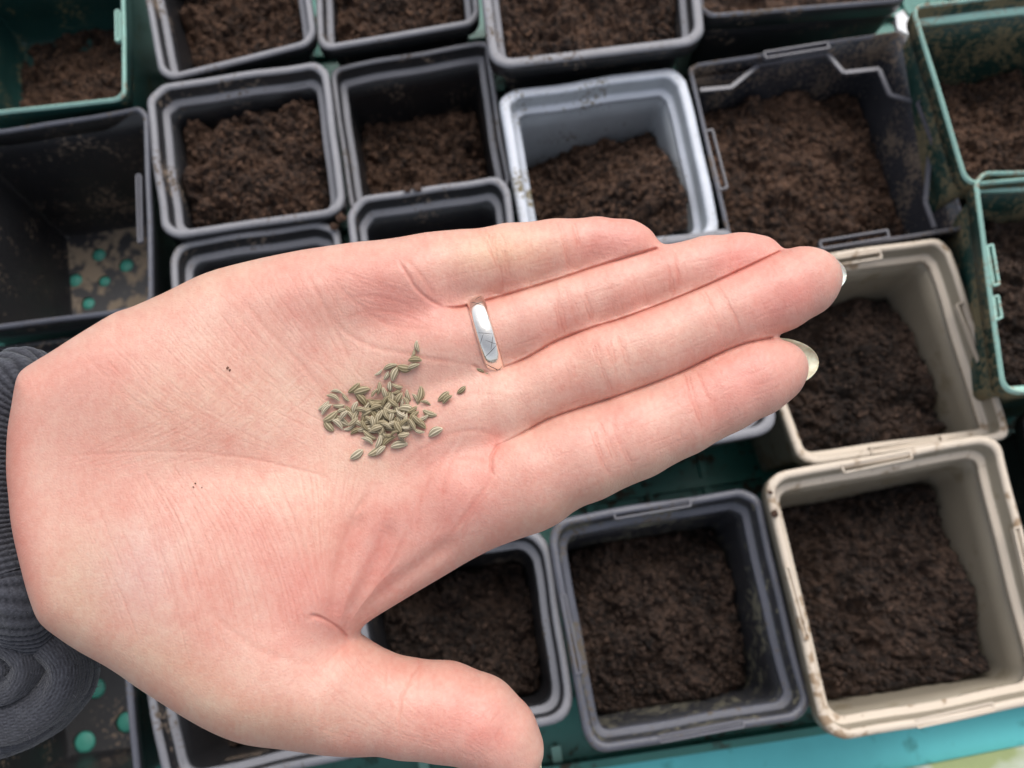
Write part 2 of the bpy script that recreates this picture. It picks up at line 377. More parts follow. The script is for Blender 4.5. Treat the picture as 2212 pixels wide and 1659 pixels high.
    for q in range(KF):
        an_ = rs.uniform(0, 6.28); l_ = rs.uniform(.0012, .0045); w_ = rs.uniform(.00012, .0005); u = np.array([math.cos(an_), math.sin(an_), rs.uniform(-.3, .5)]); n_ = np.array([-u[1], u[0], 0])
        c_ = np.array([cp[q, 0], cp[q, 1], z0+hz[q]+.0004]); cb = c_+rs.uniform(-.0006, .0006, 3)
        VV.append(np.array([c_-u*l_, cb-n_*w_, cb+n_*w_, c_+u*l_, cb+[0, 0, w_], cb-[0, 0, w_]])); o6 = off+6*q
        FF.append(np.array([[o6, o6+1, o6+4], [o6, o6+4, o6+2], [o6+3, o6+4, o6+1], [o6+3, o6+2, o6+4], [o6, o6+5, o6+1], [o6, o6+2, o6+5], [o6+3, o6+1, o6+5], [o6+3, o6+5, o6+2]]))
        TT.append(np.full(6, rs.uniform(.5, 1.1)))
    V = np.concatenate(VV); c = Q.mean(0); V[:, :2] -= c; V[:, 2] -= z0
    me = fast_mesh('compost', V, np.concatenate(FF))
    at_ = me.attributes.new('tone', 'FLOAT', 'POINT'); at_.data.foreach_set('value', np.concatenate(TT).astype(np.float32))
    o = link('compost', me, M[smat]); o.location = (c[0], c[1], z0)
    tag(o, label, 'compost', None, 'stuff')
M['muddy'] = mat('muddy_black_plastic', (.022, .022, .026), .4, .5, bump=.3, dirt=(.24, .19, .14), dirt_amt=.45, dscale=160)

pot('square_pot', [(-190, -180), (262, -235), (270, 214), (-165, 262)], .10, M['green_wall'], M['green_rim'],
    'dark green pot with pale green edge in the top left corner', lip=.0018, rad=.006, collar=.012, ledge=False, soil=.084,
    slabel='small heap of brown compost in the top left green pot', mound=(.25, .9, .030), tilt=(.004, .006), seed=1, slots=[[(249, 22), (257, 22), (258, 84), (250, 86)]])
pot('square_pot', [(270, -190), (640, -262), (684, 92), (347, 176)], .095, M['black_wall'], M['black_rim'],
    'black pot cut by the top edge, left of two small pots up there', soil=.045, tilt=(.004, 0), slabel='brown compost low in the top row pot beside the green pot', mound=(.2, .6, .010), seed=2)
pot('square_pot', [(665, -235), (1018, -285), (1040, 48), (685, 110)], .090, M['black_wall'], M['black_rim'],
    'black pot cut by the top edge between a slim gap and the big pot', soil=.024, slabel='light brown compost nearly filling the middle top row pot', mound=(0, .2, .004), seed=3)
pot('square_pot', [(1005, -330), (1478, -388), (1527, 92), (1060, 148)], .108, M['black_wall'], M['black_rim'],
    'large black pot with thick grey rim, full of compost, at the top middle', lip=.0052, rad=.011, soil=.016, slabel='compost filling the large top middle pot almost to its rim', mound=(0, 0, .004), seed=4)
pot('square_pot', [(1500, -380), (1935, -430), (1968, 0), (1515, 36)], .105, M['black_wall'], M['clear_rim'],
    'black pot with thin scuffed edge cut off at the top, right of the large pot', lip=.0018, rad=.008, ledge=False, collar=.012, soil=.03, slabel='sliver of compost in the thin edged top right black pot', seed=5)
pot('square_pot', [(1968, 8), (2500, -40), (2600, 355), (2088, 400)], .118, M['green_dirty'], M['green_rim'],
    'green pot with speckled dirty walls in the top right corner', lip=.0016, rad=.007, collar=.010, ledge=True, soil=.062, slabel='brown compost in the speckled green top right pot', mound=(-.2, .6, .016), seed=6)
pot('square_pot', [(2104, 370), (2560, 345), (2640, 810), (2168, 855)], .120, M['green_dirty'], M['green_rim'],
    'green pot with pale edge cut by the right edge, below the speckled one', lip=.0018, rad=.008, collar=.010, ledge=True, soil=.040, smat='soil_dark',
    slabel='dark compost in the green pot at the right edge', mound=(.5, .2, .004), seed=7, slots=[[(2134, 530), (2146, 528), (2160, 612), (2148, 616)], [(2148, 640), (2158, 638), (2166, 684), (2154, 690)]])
pot('square_pot', [(-112, 288), (318, 226), (330, 668), (-98, 722)], .100, M['black_wall'], M['dark_rim'],
    'empty black pot at the left showing muddy floor and green drain holes', lip=.0026, rad=.007, collar=.010, ledge=False, taper=.10,
    holes=[(213, 550, .0043), (272, 573, .0044), (162, 605, .0044), (225, 607, .0036), (190, 655, .0040)], seed=8, slots=[[(294, 378), (302, 376), (305, 520), (298, 522)]])
pot('square_pot', [(316, 186), (704, 122), (748, 460), (347, 518)], .098, M['black_wall'], M['black_rim'],
    'complete black square pot with grey rim, heaped compost, above the wrist side', lip=.0040, rad=.0105, soil=.026, slabel='crumbly compost heap in the complete black pot upper left', mound=(.25, 0, .010), seed=9)
pot('square_pot', [(708, 146), (1056, 84), (1108, 405), (756, 462)], .080, M['black_wall'], M['black_rim'],
    'lower set black pot tucked under the large top middle pot', lip=.0028, rad=.006, soil=.048, slabel='shaded compost deep in the lower set black pot', mound=(.4, .2, .012), seed=10)
pot('square_pot', [(1076, 194), (1474, 138), (1562, 520), (1134, 560)], .094, M['blue_wall'], M['blue_rim'],
    'pale grey blue pot above the little fingertip', lip=.0056, rad=.0105, soil=.038, slabel='compost piled to the right side of the grey blue pot', mound=(.5, .5, .016), tilt=(.010, .012), seed=11)
pot('square_pot', [(742, 428), (1096, 376), (1150, 770), (790, 830)], .102, M['black_wall'], M['black_rim'],
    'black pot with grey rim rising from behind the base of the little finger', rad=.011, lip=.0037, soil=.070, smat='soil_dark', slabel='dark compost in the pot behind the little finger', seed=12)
pot('square_pot', [(364, 522), (728, 466), (775, 840), (400, 900)], .092, M['black_wall'], M['black_rim'],
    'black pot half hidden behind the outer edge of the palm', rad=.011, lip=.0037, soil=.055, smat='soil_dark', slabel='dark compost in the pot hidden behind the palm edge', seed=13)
pot('square_pot', [(1120, 555), (1596, 486), (1684, 932), (1220, 1010)], .104, M['black_wall'], M['black_rim'],
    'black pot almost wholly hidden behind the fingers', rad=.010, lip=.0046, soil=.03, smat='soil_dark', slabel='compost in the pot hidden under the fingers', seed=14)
pot('square_pot', [(1486, 134), (1948, 62), (2097, 492), (1588, 572)], .094, M['clear_wall'], M['clear_rim'],
    'smoky black thin edged pot with stepped inner ledge beside the green pots', lip=.0020, rad=.005, collar=.010, ledge=False, soil=.042,
    slabel='crumbly compost in the smoky pot with the stepped ledge', mound=(-.3, -.1, .010), tilt=(-.003, .002), seed=15,
    slots=[[(1650, 112), (1787, 90), (1793, 102), (1656, 124)], [(1524, 282), (1540, 279), (1572, 404), (1556, 408)],
           [(1984, 218), (1998, 214), (2044, 334), (2030, 338)], [(1772, 520), (1918, 496), (1922, 512), (1776, 536)]],
    ledge_line=[(1512, 196), (1578, 190), (1640, 140), (1786, 116), (1822, 158), (1898, 150), (1922, 206), (1972, 220), (2008, 330), (1998, 436), (2018, 492)])
pot('square_pot', [(1570, 580), (2043, 510), (2196, 946), (1732, 1006)], .094, M['beige_wall'], M['beige_rim'],
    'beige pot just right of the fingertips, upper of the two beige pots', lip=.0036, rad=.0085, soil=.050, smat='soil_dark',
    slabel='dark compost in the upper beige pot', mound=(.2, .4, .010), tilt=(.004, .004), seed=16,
    slots=[[(2068, 656), (2084, 652), (2140, 790), (2124, 796)], [(1880, 966), (2034, 940), (2038, 954), (1886, 980)], [(1790, 560), (1902, 542), (1906, 556), (1794, 574)]])
pot('square_pot', [(1645, 1026), (2162, 934), (2310, 1508), (1785, 1606)], .106, M['beige_wall'], M['beige_rim'],
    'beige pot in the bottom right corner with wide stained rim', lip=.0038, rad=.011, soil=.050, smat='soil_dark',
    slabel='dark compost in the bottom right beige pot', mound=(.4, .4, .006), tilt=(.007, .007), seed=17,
    slots=[[(1818, 1004), (1966, 974), (1972, 990), (1826, 1020)], [(1698, 1226), (1706, 1224), (1748, 1378), (1740, 1382)], [(1978, 1556), (2146, 1518), (2150, 1534), (1984, 1572)], [(2192, 1140), (2204, 1138), (2240, 1290), (2228, 1294)]])
pot('square_pot', [(1180, 1126), (1640, 1046), (1758, 1548), (1266, 1634)], .096, M['mossy_wall'], M['dark_rim'],
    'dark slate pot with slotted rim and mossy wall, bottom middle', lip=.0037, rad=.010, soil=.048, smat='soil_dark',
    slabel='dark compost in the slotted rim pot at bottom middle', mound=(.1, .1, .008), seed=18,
    slots=[[(1326, 1106), (1490, 1078), (1493, 1092), (1330, 1120)], [(1212, 1286), (1222, 1284), (1256, 1452), (1246, 1456)], [(1424, 1590), (1604, 1556), (1608, 1570), (1428, 1604)]])
pot('square_pot', [(722, 1200), (1180, 1128), (1246, 1556), (800, 1640)], .090, M['black_wall'], M['black_rim'],
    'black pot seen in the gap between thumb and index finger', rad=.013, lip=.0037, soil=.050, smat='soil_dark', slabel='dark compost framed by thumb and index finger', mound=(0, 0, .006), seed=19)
pot('square_pot', [(-165, 1330), (264, 1268), (306, 1712), (-120, 1770)], .090, M['black_wall'], M['dark_rim'],
    'empty black pot beneath the cuff showing green holes, bottom left', lip=.0030, rad=.007, collar=.010, ledge=False, taper=.10,
    holes=[(205, 1487, .0055), (272, 1560, .0055), (182, 1603, .0058), (100, 1680, .005)], seed=20)
pot('square_pot', [(284, 1290), (740, 1232), (826, 1622), (352, 1730)], .086, M['black_wall'], M['black_rim'],
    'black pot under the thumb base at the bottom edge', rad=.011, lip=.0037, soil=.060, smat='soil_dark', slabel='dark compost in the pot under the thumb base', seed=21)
pot('square_pot', [(2206, 880), (2660, 830), (2700, 1250), (2320, 1330)], .088, M['black_wall'], M['dark_rim'],
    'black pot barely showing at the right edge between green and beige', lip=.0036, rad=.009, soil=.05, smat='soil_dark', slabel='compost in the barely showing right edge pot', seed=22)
pot('square_pot', [(-130, 762), (300, 706), (332, 1120), (-90, 1180)], .080, M['black_wall'], M['black_wall'],
    'black pot behind the wrist, only a dark strip of it showing', lip=.0030, rad=.009, soil=.05, smat='soil_dark', slabel='compost in the pot behind the wrist', seed=23)
# white plant label tip
lp = [on(1934, 30, .085), on(1950, 22, .085), on(1978, 60, .085), on(1972, 80, .085), on(1938, 62, .085)]
V = [tuple(p) for p in lp]+[(p[0], p[1]-.002, p[2]-.003) for p in lp]
o = put('plant_label', V, [[4, 3, 2, 1, 0], [5, 6, 7, 8, 9]]+[[i, (i+1) % 5, 5+(i+1) % 5, 5+i] for i in range(5)], M['white'], smooth=False, origin=lp[0])
tag(o, 'white plastic plant label tip between the top right pots', 'plant label')

# ------------------------------------------------------------------ hand (distance field in camera-facing millimetres -> mesh)
MM = .001
D0 = 195.0
def dep(px, py): return D0-.12*(py-830)*.1026
def P3(px, py, dz=0): return ray(px, py)*(dep(px, py)+dz)     # mm
PALM = [(48, 811), (60, 793), (120, 760), (172, 727), (256, 675), (288, 664), (360, 632), (440, 592), (520, 568), (640, 542), (740, 531), (800, 531), (885, 524),
        (960, 516), (1010, 560), (1010, 640), (1060, 700), (1095, 800), (1120, 860), (1130, 950), (1200, 1020), (1204, 1113), (1064, 1183), (964, 1243), (864, 1303),
        (790, 1347), (742, 1378), (780, 1410), (800, 1500), (760, 1600), (680, 1606), (600, 1603), (540, 1597), (480, 1579), (420, 1547), (360, 1507), (280, 1451),
        (200, 1407), (140, 1367), (106, 1338), (88, 1298), (62, 1215), (38, 1135), (28, 1075), (20, 1015), (22, 935), (34, 875)]
VX = .88
lo = np.array([-150., -45., 155.]); hi = np.array([82., 100., 262.])
nx, ny, nz = ((hi-lo)/VX).astype(int)+1
gx = (lo[0]+np.arange(nx)*VX).astype(np.float32); gy = (lo[1]+np.arange(ny)*VX).astype(np.float32); gz = (lo[2]+np.arange(nz)*VX).astype(np.float32)
G = np.empty((nx, ny, nz), np.float32)
X2, Y2 = np.meshgrid(gx, gy, indexing='ij')
pp = np.array([P3(*p)[:2] for p in PALM])
# densify with closed Catmull-Rom
def crom(P, k=4, closed=True):
    P = np.array(P, float); n = len(P); out = []
    rngi = range(n if closed else n-1)
    for i in rngi:
        if closed: p0, p1, p2, p3 = P[i-1], P[i], P[(i+1) % n], P[(i+2) % n]
        else: p0, p1, p2, p3 = P[max(i-1, 0)], P[i], P[i+1], P[min(i+2, n-1)]
        for j in range(k):
            t = j/k; out.append(.5*((2*p1)+(-p0+p2)*t+(2*p0-5*p1+4*p2-p3)*t*t+(-p0+3*p1-3*p2+p3)*t**3))
    if not closed: out.append(P[-1])
    return np.array(out)
pp = crom(pp, 3)
d2 = np.full(X2.shape, 1e9, np.float32); inside = np.zeros(X2.shape, bool)
for i in range(len(pp)):
    a, b = pp[i-1], pp[i]; ab = b-a
    t = np.clip(((X2-a[0])*ab[0]+(Y2-a[1])*ab[1])/(ab@ab+1e-9), 0, 1)
    d2 = np.minimum(d2, (X2-a[0]-t*ab[0])**2+(Y2-a[1]-t*ab[1])**2)
    c_ = ((a[1] > Y2) != (b[1] > Y2)) & (X2 < (b[0]-a[0])*(Y2-a[1])/(b[1]-a[1]+1e-12)+a[0]); inside ^= c_
d2 = np.sqrt(d2); d2[inside] *= -1
# palm centre depth with its mounds and hollow (px, py, amplitude mm toward camera, sigma px x, y)
PX = X2/D0*F+CX; PY = Y2/D0*F+CY
zc = D0-.12*(PY-830)*.1026+1.0
for (mx_, my_, am, sx_, sy_) in [(800, 880, -3.4, 260, 170), (360, 1230, 3.9, 250, 170), (620, 1440, 2.0, 160, 90), (330, 820, 3.0, 230, 130), (860, 590, 2.2, 90, 60),
                                 (950, 730, 1.2, 60, 45), (985, 870, 1.2, 60, 45), (1010, 1040, 2.5, 70, 60), (700, 640, 1.0, 80, 60), (560, 1000, -1.5, 160, 60), (850, 1220, -1.5, 90, 80)]:
    zc = zc-am*np.exp(-(((PX-mx_)/sx_)**2+((PY-my_)/sy_)**2))
zc = zc+14*np.clip((130-PX)/260, 0, 1)**2
TH = 12.5-2.5*np.clip((PX-600)/500, 0, 1)
R_ = np.minimum(TH, 12.5)
def chainpts(pts): return [(P3(x, y, dz), r*dep(x, y)/F) for x, y, r, dz in pts]
S0 = [(860, 532), (950, 512), (1050, 492), (1150, 480), (1250, 472), (1320, 472)]
S1 = [(700, 745), (860, 700), (970, 668), (1100, 635), (1200, 605), (1300, 573), (1420, 535), (1480, 522), (1560, 508), (1620, 505)]
S2 = [(760, 915), (960, 845), (1055, 807), (1100, 790), (1144, 771), (1204, 737), (1284, 707), (1344, 690), (1444, 653), (1548, 609), (1640, 568), (1690, 542)]
S3 = [(800, 1070), (960, 1010), (1076, 963), (1124, 940), (1184, 907), (1264, 879), (1344, 855), (1464, 810), (1548, 768), (1610, 744), (1667, 730)]
S4 = [(1000, 1180), (1204, 1115), (1304, 1067), (1424, 1015), (1527, 959), (1607, 915)]
def fs(A, B, xs, dz):
    A, B = np.array(A, float), np.array(B, float); o = []
    for x, z in zip(xs, dz):
        c = lambda x_: (np.interp(x_, A[:, 0], A[:, 1])+np.interp(x_, B[:, 0], B[:, 1]))/2
        sl = math.atan2(c(x+20)-c(x-20), 40); o.append((x, c(x), (np.interp(x, B[:, 0], B[:, 1])-np.interp(x, A[:, 0], A[:, 1]))/2*math.cos(sl)+2.0, z))
    return o
FING = {
 'little': [(700, 650, 70, 1), (800, 622, 78, -1.5)]+fs(S0, S1, [920, 1010, 1100, 1200, 1290], [-3.0, -3.6, -3.6, -3.2, -3.0])+[(1350, 534, 58, -2.8), (1371, 536, 51, -2.6)],
 'ring': [(760, 820, 70, 1), (900, 775, 74, -2.0)]+fs(S1, S2, [1040, 1140, 1230, 1330, 1430], [-3.8, -4.0, -4.2, -4.0, -3.2])+[(1530, 577, 66, -2.0), (1600, 566, 62, -1.0), (1636, 563, 56, -.6)],
 'middle': [(800, 990, 70, 1), (930, 935, 78, -1.8)]+fs(S2, S3, [1090, 1190, 1300, 1400, 1500, 1590], [-3.6, -4.2, -4.8, -5.0, -4.8, -4.8])+[(1680, 636, 79, -4.4), (1733, 610, 74, -4.2), (1752, 601, 64, -4.1)],
 'index': [(860, 1100, 80, 2), (1000, 1066, 90, -1.4)]+fs(S3, S4, [1150, 1260, 1370, 1470, 1560], [-3.2, -3.8, -4.2, -4.2, -4.2])+[(1630, 817, 81, -4.0), (1668, 803, 68, -3.8), (1688, 794, 56, -3.6)],
 'thumb': [(430, 1330, 150, 4), (600, 1440, 130, 3), (720, 1492, 114, 3), (800, 1514, 108, 3), (880, 1530, 105, 3), (960, 1537, 106, 3), (1030, 1556, 99, 3.2), (1075, 1587, 88, 3.6), (1100, 1618, 75, 4.2), (1100, 1650, 62, 5)],
}
arm = [(320, 1060, 150, 14), (150, 1080, 155, 36), (-180, 1140, 150, 90)]
def rcone(pa, ra, pb, rb, X, Y, Z):
    ba = pb-pa; l2 = ba@ba; rr = ra-rb; a2 = l2-rr*rr; il = 1/l2
    x, y, z = X-pa[0], Y-pa[1], Z-pa[2]
    yy = x*ba[0]+y*ba[1]+z*ba[2]; zz = yy-l2
    xx = (x*l2-ba[0]*yy)**2+(y*l2-ba[1]*yy)**2+(z*l2-ba[2]*yy)**2
    y2 = yy*yy*l2; z2 = zz*zz*l2; k = math.copysign(1, rr)*rr*rr*xx
    c1 = np.sign(zz)*a2*z2 > k; c2 = np.sign(yy)*a2*y2 < k
    return np.where(c1, np.sqrt(xx+z2)*il-rb, np.where(c2, np.sqrt(xx+y2)*il-ra, (np.sqrt(np.maximum(xx*a2*il, 0))+yy*rr)*il-ra)).astype(np.float32)
def smin(a, b, k):
    h = np.maximum(k-np.abs(a-b), 0)/k; return np.minimum(a, b)-h*h*k*.25
# palm rounded slab
for iz in range(nz):
    qx = d2+R_; qy = np.abs(gz[iz]-zc)-(TH-R_)
    G[:, :, iz] = np.minimum(np.maximum(qx, qy), 0)+np.sqrt(np.maximum(qx, 0)**2+np.maximum(qy, 0)**2)-R_
PALMF = G
FD = []
for nm, ch in list(FING.items())+[('arm', arm)]:
    c = chainpts(ch); ps = np.array([p for p, _ in c]); rm = max(r for _, r in c)+9
    l0 = np.maximum(((ps.min(0)-rm-lo)/VX).astype(int), 0); l1 = np.minimum(((ps.max(0)+rm-lo)/VX).astype(int)+1, [nx, ny, nz])
    s = tuple(slice(a, b) for a, b in zip(l0, l1))
    X, Y, Z = np.meshgrid(gx[s[0]], gy[s[1]], gz[s[2]], indexing='ij', sparse=True)
    D = None
    for (a, ra), (b, rb) in zip(c[:-1], c[1:]):
        q = rcone(a, ra, b, rb, X, Y, Z); D = q if D is None else smin(D, q, 1.0)
    FD.append((nm, s, D))
FU = np.full_like(G, 9.0)                       # fingers among themselves meet in a sharp fold
for nm, s, D in FD:
    if nm in ('thumb', 'arm'): continue
    FU[s] = smin(FU[s], np.minimum(D, 9), 2.0)
KK = 6.5
G = smin(PALMF, FU, KK)
for nm, s, D in FD:
    if nm == 'thumb': G[s] = smin(G[s], D, 7.0)
    if nm == 'arm': G[s] = smin(G[s], D, 6.0)
del FU

def surface_nets(f):
    sx, sy, sz = f.shape; neg = f < 0
    c = np.zeros((sx-1, sy-1, sz-1), np.int8)
    for i in (0, 1):
        for j in (0, 1):
            for k in (0, 1): c += neg[i:sx-1+i, j:sy-1+j, k:sz-1+k]
    cells = np.argwhere((c > 0) & (c < 8)); cid = np.full(c.shape, -1, np.int64)
    cid[tuple(cells.T)] = np.arange(len(cells))
    acc = np.zeros((len(cells), 3)); cnt = np.zeros(len(cells))
    cr = [(i, j, k) for i in (0, 1) for j in (0, 1) for k in (0, 1)]
    vals = {o: f[tuple((cells+o).T)].astype(float) for o in cr}
    for a in cr:
        for axi in range(3):
            if a[axi]: continue
            b = list(a); b[axi] = 1; b = tuple(b); fa, fb = vals[a], vals[b]; mk = (fa < 0) != (fb < 0)
            t = fa/np.where(mk, fa-fb, 1); p = np.array(a, float)[None]+np.zeros((len(cells), 3)); p[:, axi] = t
            acc[mk] += p[mk]; cnt += mk
    V = cells+acc/cnt[:, None]; Fs = []
    for axi in range(3):
        sl0 = [slice(None)]*3; sl1 = [slice(None)]*3; sl0[axi] = slice(0, -1); sl1[axi] = slice(1, None)
        ch = neg[tuple(sl0)] != neg[tuple(sl1)]
        e = np.argwhere(ch); u, v = (axi+1) % 3, (axi+2) % 3
        e = e[(e[:, u] > 0) & (e[:, v] > 0) & (e[:, u] < f.shape[u]-1) & (e[:, v] < f.shape[v]-1)]
        du = np.zeros(3, int); du[u] = 1; dv = np.zeros(3, int); dv[v] = 1
        q = np.stack([cid[tuple((e-du-dv).T)], cid[tuple((e-dv).T)], cid[tuple(e.T)], cid[tuple((e-du).T)]], 1)
        flip = ~neg[tuple(e.T)]; q[flip] = q[flip][:, ::-1]; Fs.append(q)
    return V, np.concatenate(Fs)
V, Fq = surface_nets(G)
V = lo+V*VX
# relax along the surface a little
def relax(V, Fq, it, lam=.5):
    E = np.concatenate([Fq[:, [0, 1]], Fq[:, [1, 2]], Fq[:, [2, 3]], Fq[:, [3, 0]]])
    for _ in range(it):
        S = np.zeros_like(V); n = np.bincount(E[:, 0], minlength=len(V))+np.bincount(E[:, 1], minlength=len(V))
        for k in range(3): S[:, k] = np.bincount(E[:, 0], V[E[:, 1], k], len(V))+np.bincount(E[:, 1], V[E[:, 0], k], len(V))
        V = V+lam*(S/np.maximum(n, 1)[:, None]-V)
    return V
V = relax(V, Fq, 3, .5)
Vw = CAM+(V*MM)@RW.T
person = empty('person', tuple(CAM+RW@(P3(600, 1000)*MM)))
tag(person, 'open left hand, palm up, holding seeds, with dark grey knitted cuff', 'person')
org = np.array(person.location)
me = fast_mesh('hand_base', Vw-org, Fq)
tmp = bpy.data.objects.new('tmp', me); sc.collection.objects.link(tmp)
ms = tmp.modifiers.new('s', 'SUBSURF'); ms.levels = 1; ms.render_levels = 1
dg = bpy.context.evaluated_depsgraph_get(); ev = tmp.evaluated_get(dg)
h1 = bpy.data.meshes.new_from_object(ev); bpy.data.objects.remove(tmp)
# second, finer level only on the palm side that carries the skin lines
n1 = len(h1.vertices); W1 = np.empty(n1*3, np.float32); h1.vertices.foreach_get('co', W1); W1 = W1.reshape(-1, 3).astype(float)
F1 = np.empty(len(h1.loops), np.int32); h1.loops.foreach_get('vertex_index', F1); F1 = F1.reshape(-1, 4).astype(np.int64)
N1 = np.empty(n1*3, np.float32); h1.vertex_normals.foreach_get('vector', N1); N1 = N1.reshape(-1, 3).astype(float)
c1 = (W1+org-CAM)@RW; f1 = -((N1@RW)*(c1/np.linalg.norm(c1, axis=1)[:, None])).sum(1)
if f1[c1[:, 2] < np.percentile(c1[:, 2], 3)].mean() < 0: f1 = -f1
p1x = c1[:, 0]/c1[:, 2]*F+CX; p1y = c1[:, 1]/c1[:, 2]*F+CY
vis = (f1 > -.05) & (p1x > -60) & (p1y < 1740); fm = vis[F1].any(1)
FF_ = F1[fm]; BB_ = F1[~fm]
E_ = np.stack([FF_, np.roll(FF_, -1, 1)], -1); key = E_.min(-1)*n1+E_.max(-1); uq, inv = np.unique(key.ravel(), return_inverse=True); inv = inv.reshape(key.shape)
mid = (W1[uq//n1]+W1[uq % n1])/2; cen = W1[FF_].mean(1)
V2 = np.concatenate([W1, mid, cen]); im = n1+inv; ic = n1+len(uq)+np.arange(len(FF_))
Q2 = np.concatenate([np.stack([FF_[:, k], im[:, k], ic, im[:, k-1]], 1) for k in range(4)])
eb = np.stack([BB_, np.roll(BB_, -1, 1)], -1); kb = eb.min(-1)*n1+eb.max(-1); pos_ = np.clip(np.searchsorted(uq, kb), 0, len(uq)-1); has = uq[pos_] == kb; bd = has.any(1)
Q2 = np.concatenate([Q2, BB_[~bd]]); NG = []
for f_, h_, p_ in zip(BB_[bd].tolist(), has[bd].tolist(), pos_[bd].tolist()):
    g_ = []
    for k in range(4):
        g_.append(f_[k])
        if h_[k]: g_.append(n1+p_[k])
    NG.append(g_)
lp_ = np.concatenate([Q2.ravel(), np.array([i for g_ in NG for i in g_], np.int64)]); st_ = np.concatenate([np.arange(0, Q2.size, 4), Q2.size+np.concatenate([[0], np.cumsum([len(g_) for g_ in NG])[:-1]])]).astype(np.int32)
hm = bpy.data.meshes.new('hand'); hm.vertices.add(len(V2)); hm.vertices.foreach_set('co', V2.astype(np.float32).ravel()); hm.loops.add(len(lp_)); hm.loops.foreach_set('vertex_index', lp_.astype(np.int32))
hm.polygons.add(len(st_)); hm.polygons.foreach_set('loop_start', st_); hm.update(calc_edges=True); hm.validate(); bpy.data.meshes.remove(h1)
nv = len(hm.vertices); HV = np.empty(nv*3, np.float32); hm.vertices.foreach_get('co', HV); HV = HV.reshape(-1, 3).astype(float)
HN = np.empty(nv*3, np.float32); hm.vertex_normals.foreach_get('vector', HN); HN = HN.reshape(-1, 3).astype(float)
toc = lambda v: (v+org-CAM)@RW            # world -> camera metres
C_ = toc(HV); hpx = C_[:, 0]/C_[:, 2]*F+CX; hpy = C_[:, 1]/C_[:, 2]*F+CY
vd = C_/np.linalg.norm(C_, axis=1)[:, None]; NC = HN@RW; facing = -(NC*vd).sum(1)
if facing[(hpx > 300) & (hpx < 600) & (hpy > 900) & (hpy < 1200) & (C_[:, 2] < .195)].mean() < 0:
    hm.flip_normals(); HN = -HN; NC = -NC; facing = -facing

# crease plan drawn on the palm side: depth (mm) and redness
WM, HM = 2212, 1760
depthmap = np.zeros((HM, WM), np.float32); redmap = np.zeros((HM, WM), np.float32)
def stroke(pts, wpx, dmm, red=0.0, taperends=True, k=8, jit=0.0, lo_=False):
    P = crom(pts, k, False)
    if jit: P = P+np.column_stack([fbm(np.arange(len(P))*.35, np.full(len(P), pts[0][0]*.13), 2, 3)-.5, fbm(np.arange(len(P))*.35, np.full(len(P), pts[0][1]*.17), 2, 9)-.5])*jit
    n = len(P); R = int(wpx*3)+2
    for i in range(n-1):
        a, b = P[i], P[i+1]; x0, x1 = int(min(a[0], b[0]))-R, int(max(a[0], b[0]))+R+1; y0, y1 = int(min(a[1], b[1]))-R, int(max(a[1], b[1]))+R+1
        x0, y0 = max(x0, 0), max(y0, 0); x1, y1 = min(x1, WM), min(y1, HM)
        if x1 <= x0 or y1 <= y0: continue
        xs = np.arange(x0, x1)[None]; ys = np.arange(y0, y1)[:, None]; ab = b-a
        t = np.clip(((xs-a[0])*ab[0]+(ys-a[1])*ab[1])/(ab@ab+1e-9), 0, 1)
        dd = (xs-a[0]-t*ab[0])**2+(ys-a[1]-t*ab[1])**2
        tt = (i+t)/(n-1); am = np.clip(tt*5, 0, 1) if taperends == 2 else np.clip(np.sin(np.pi*tt)*2.2, 0, 1) if taperends else 1
        g_ = np.exp(-dd/(wpx*wpx))*am
        s = (slice(y0, y1), slice(x0, x1))
        depthmap[s] = np.maximum(depthmap[s], g_*dmm)
        if red: redmap[s] = np.maximum(redmap[s], g_*red)
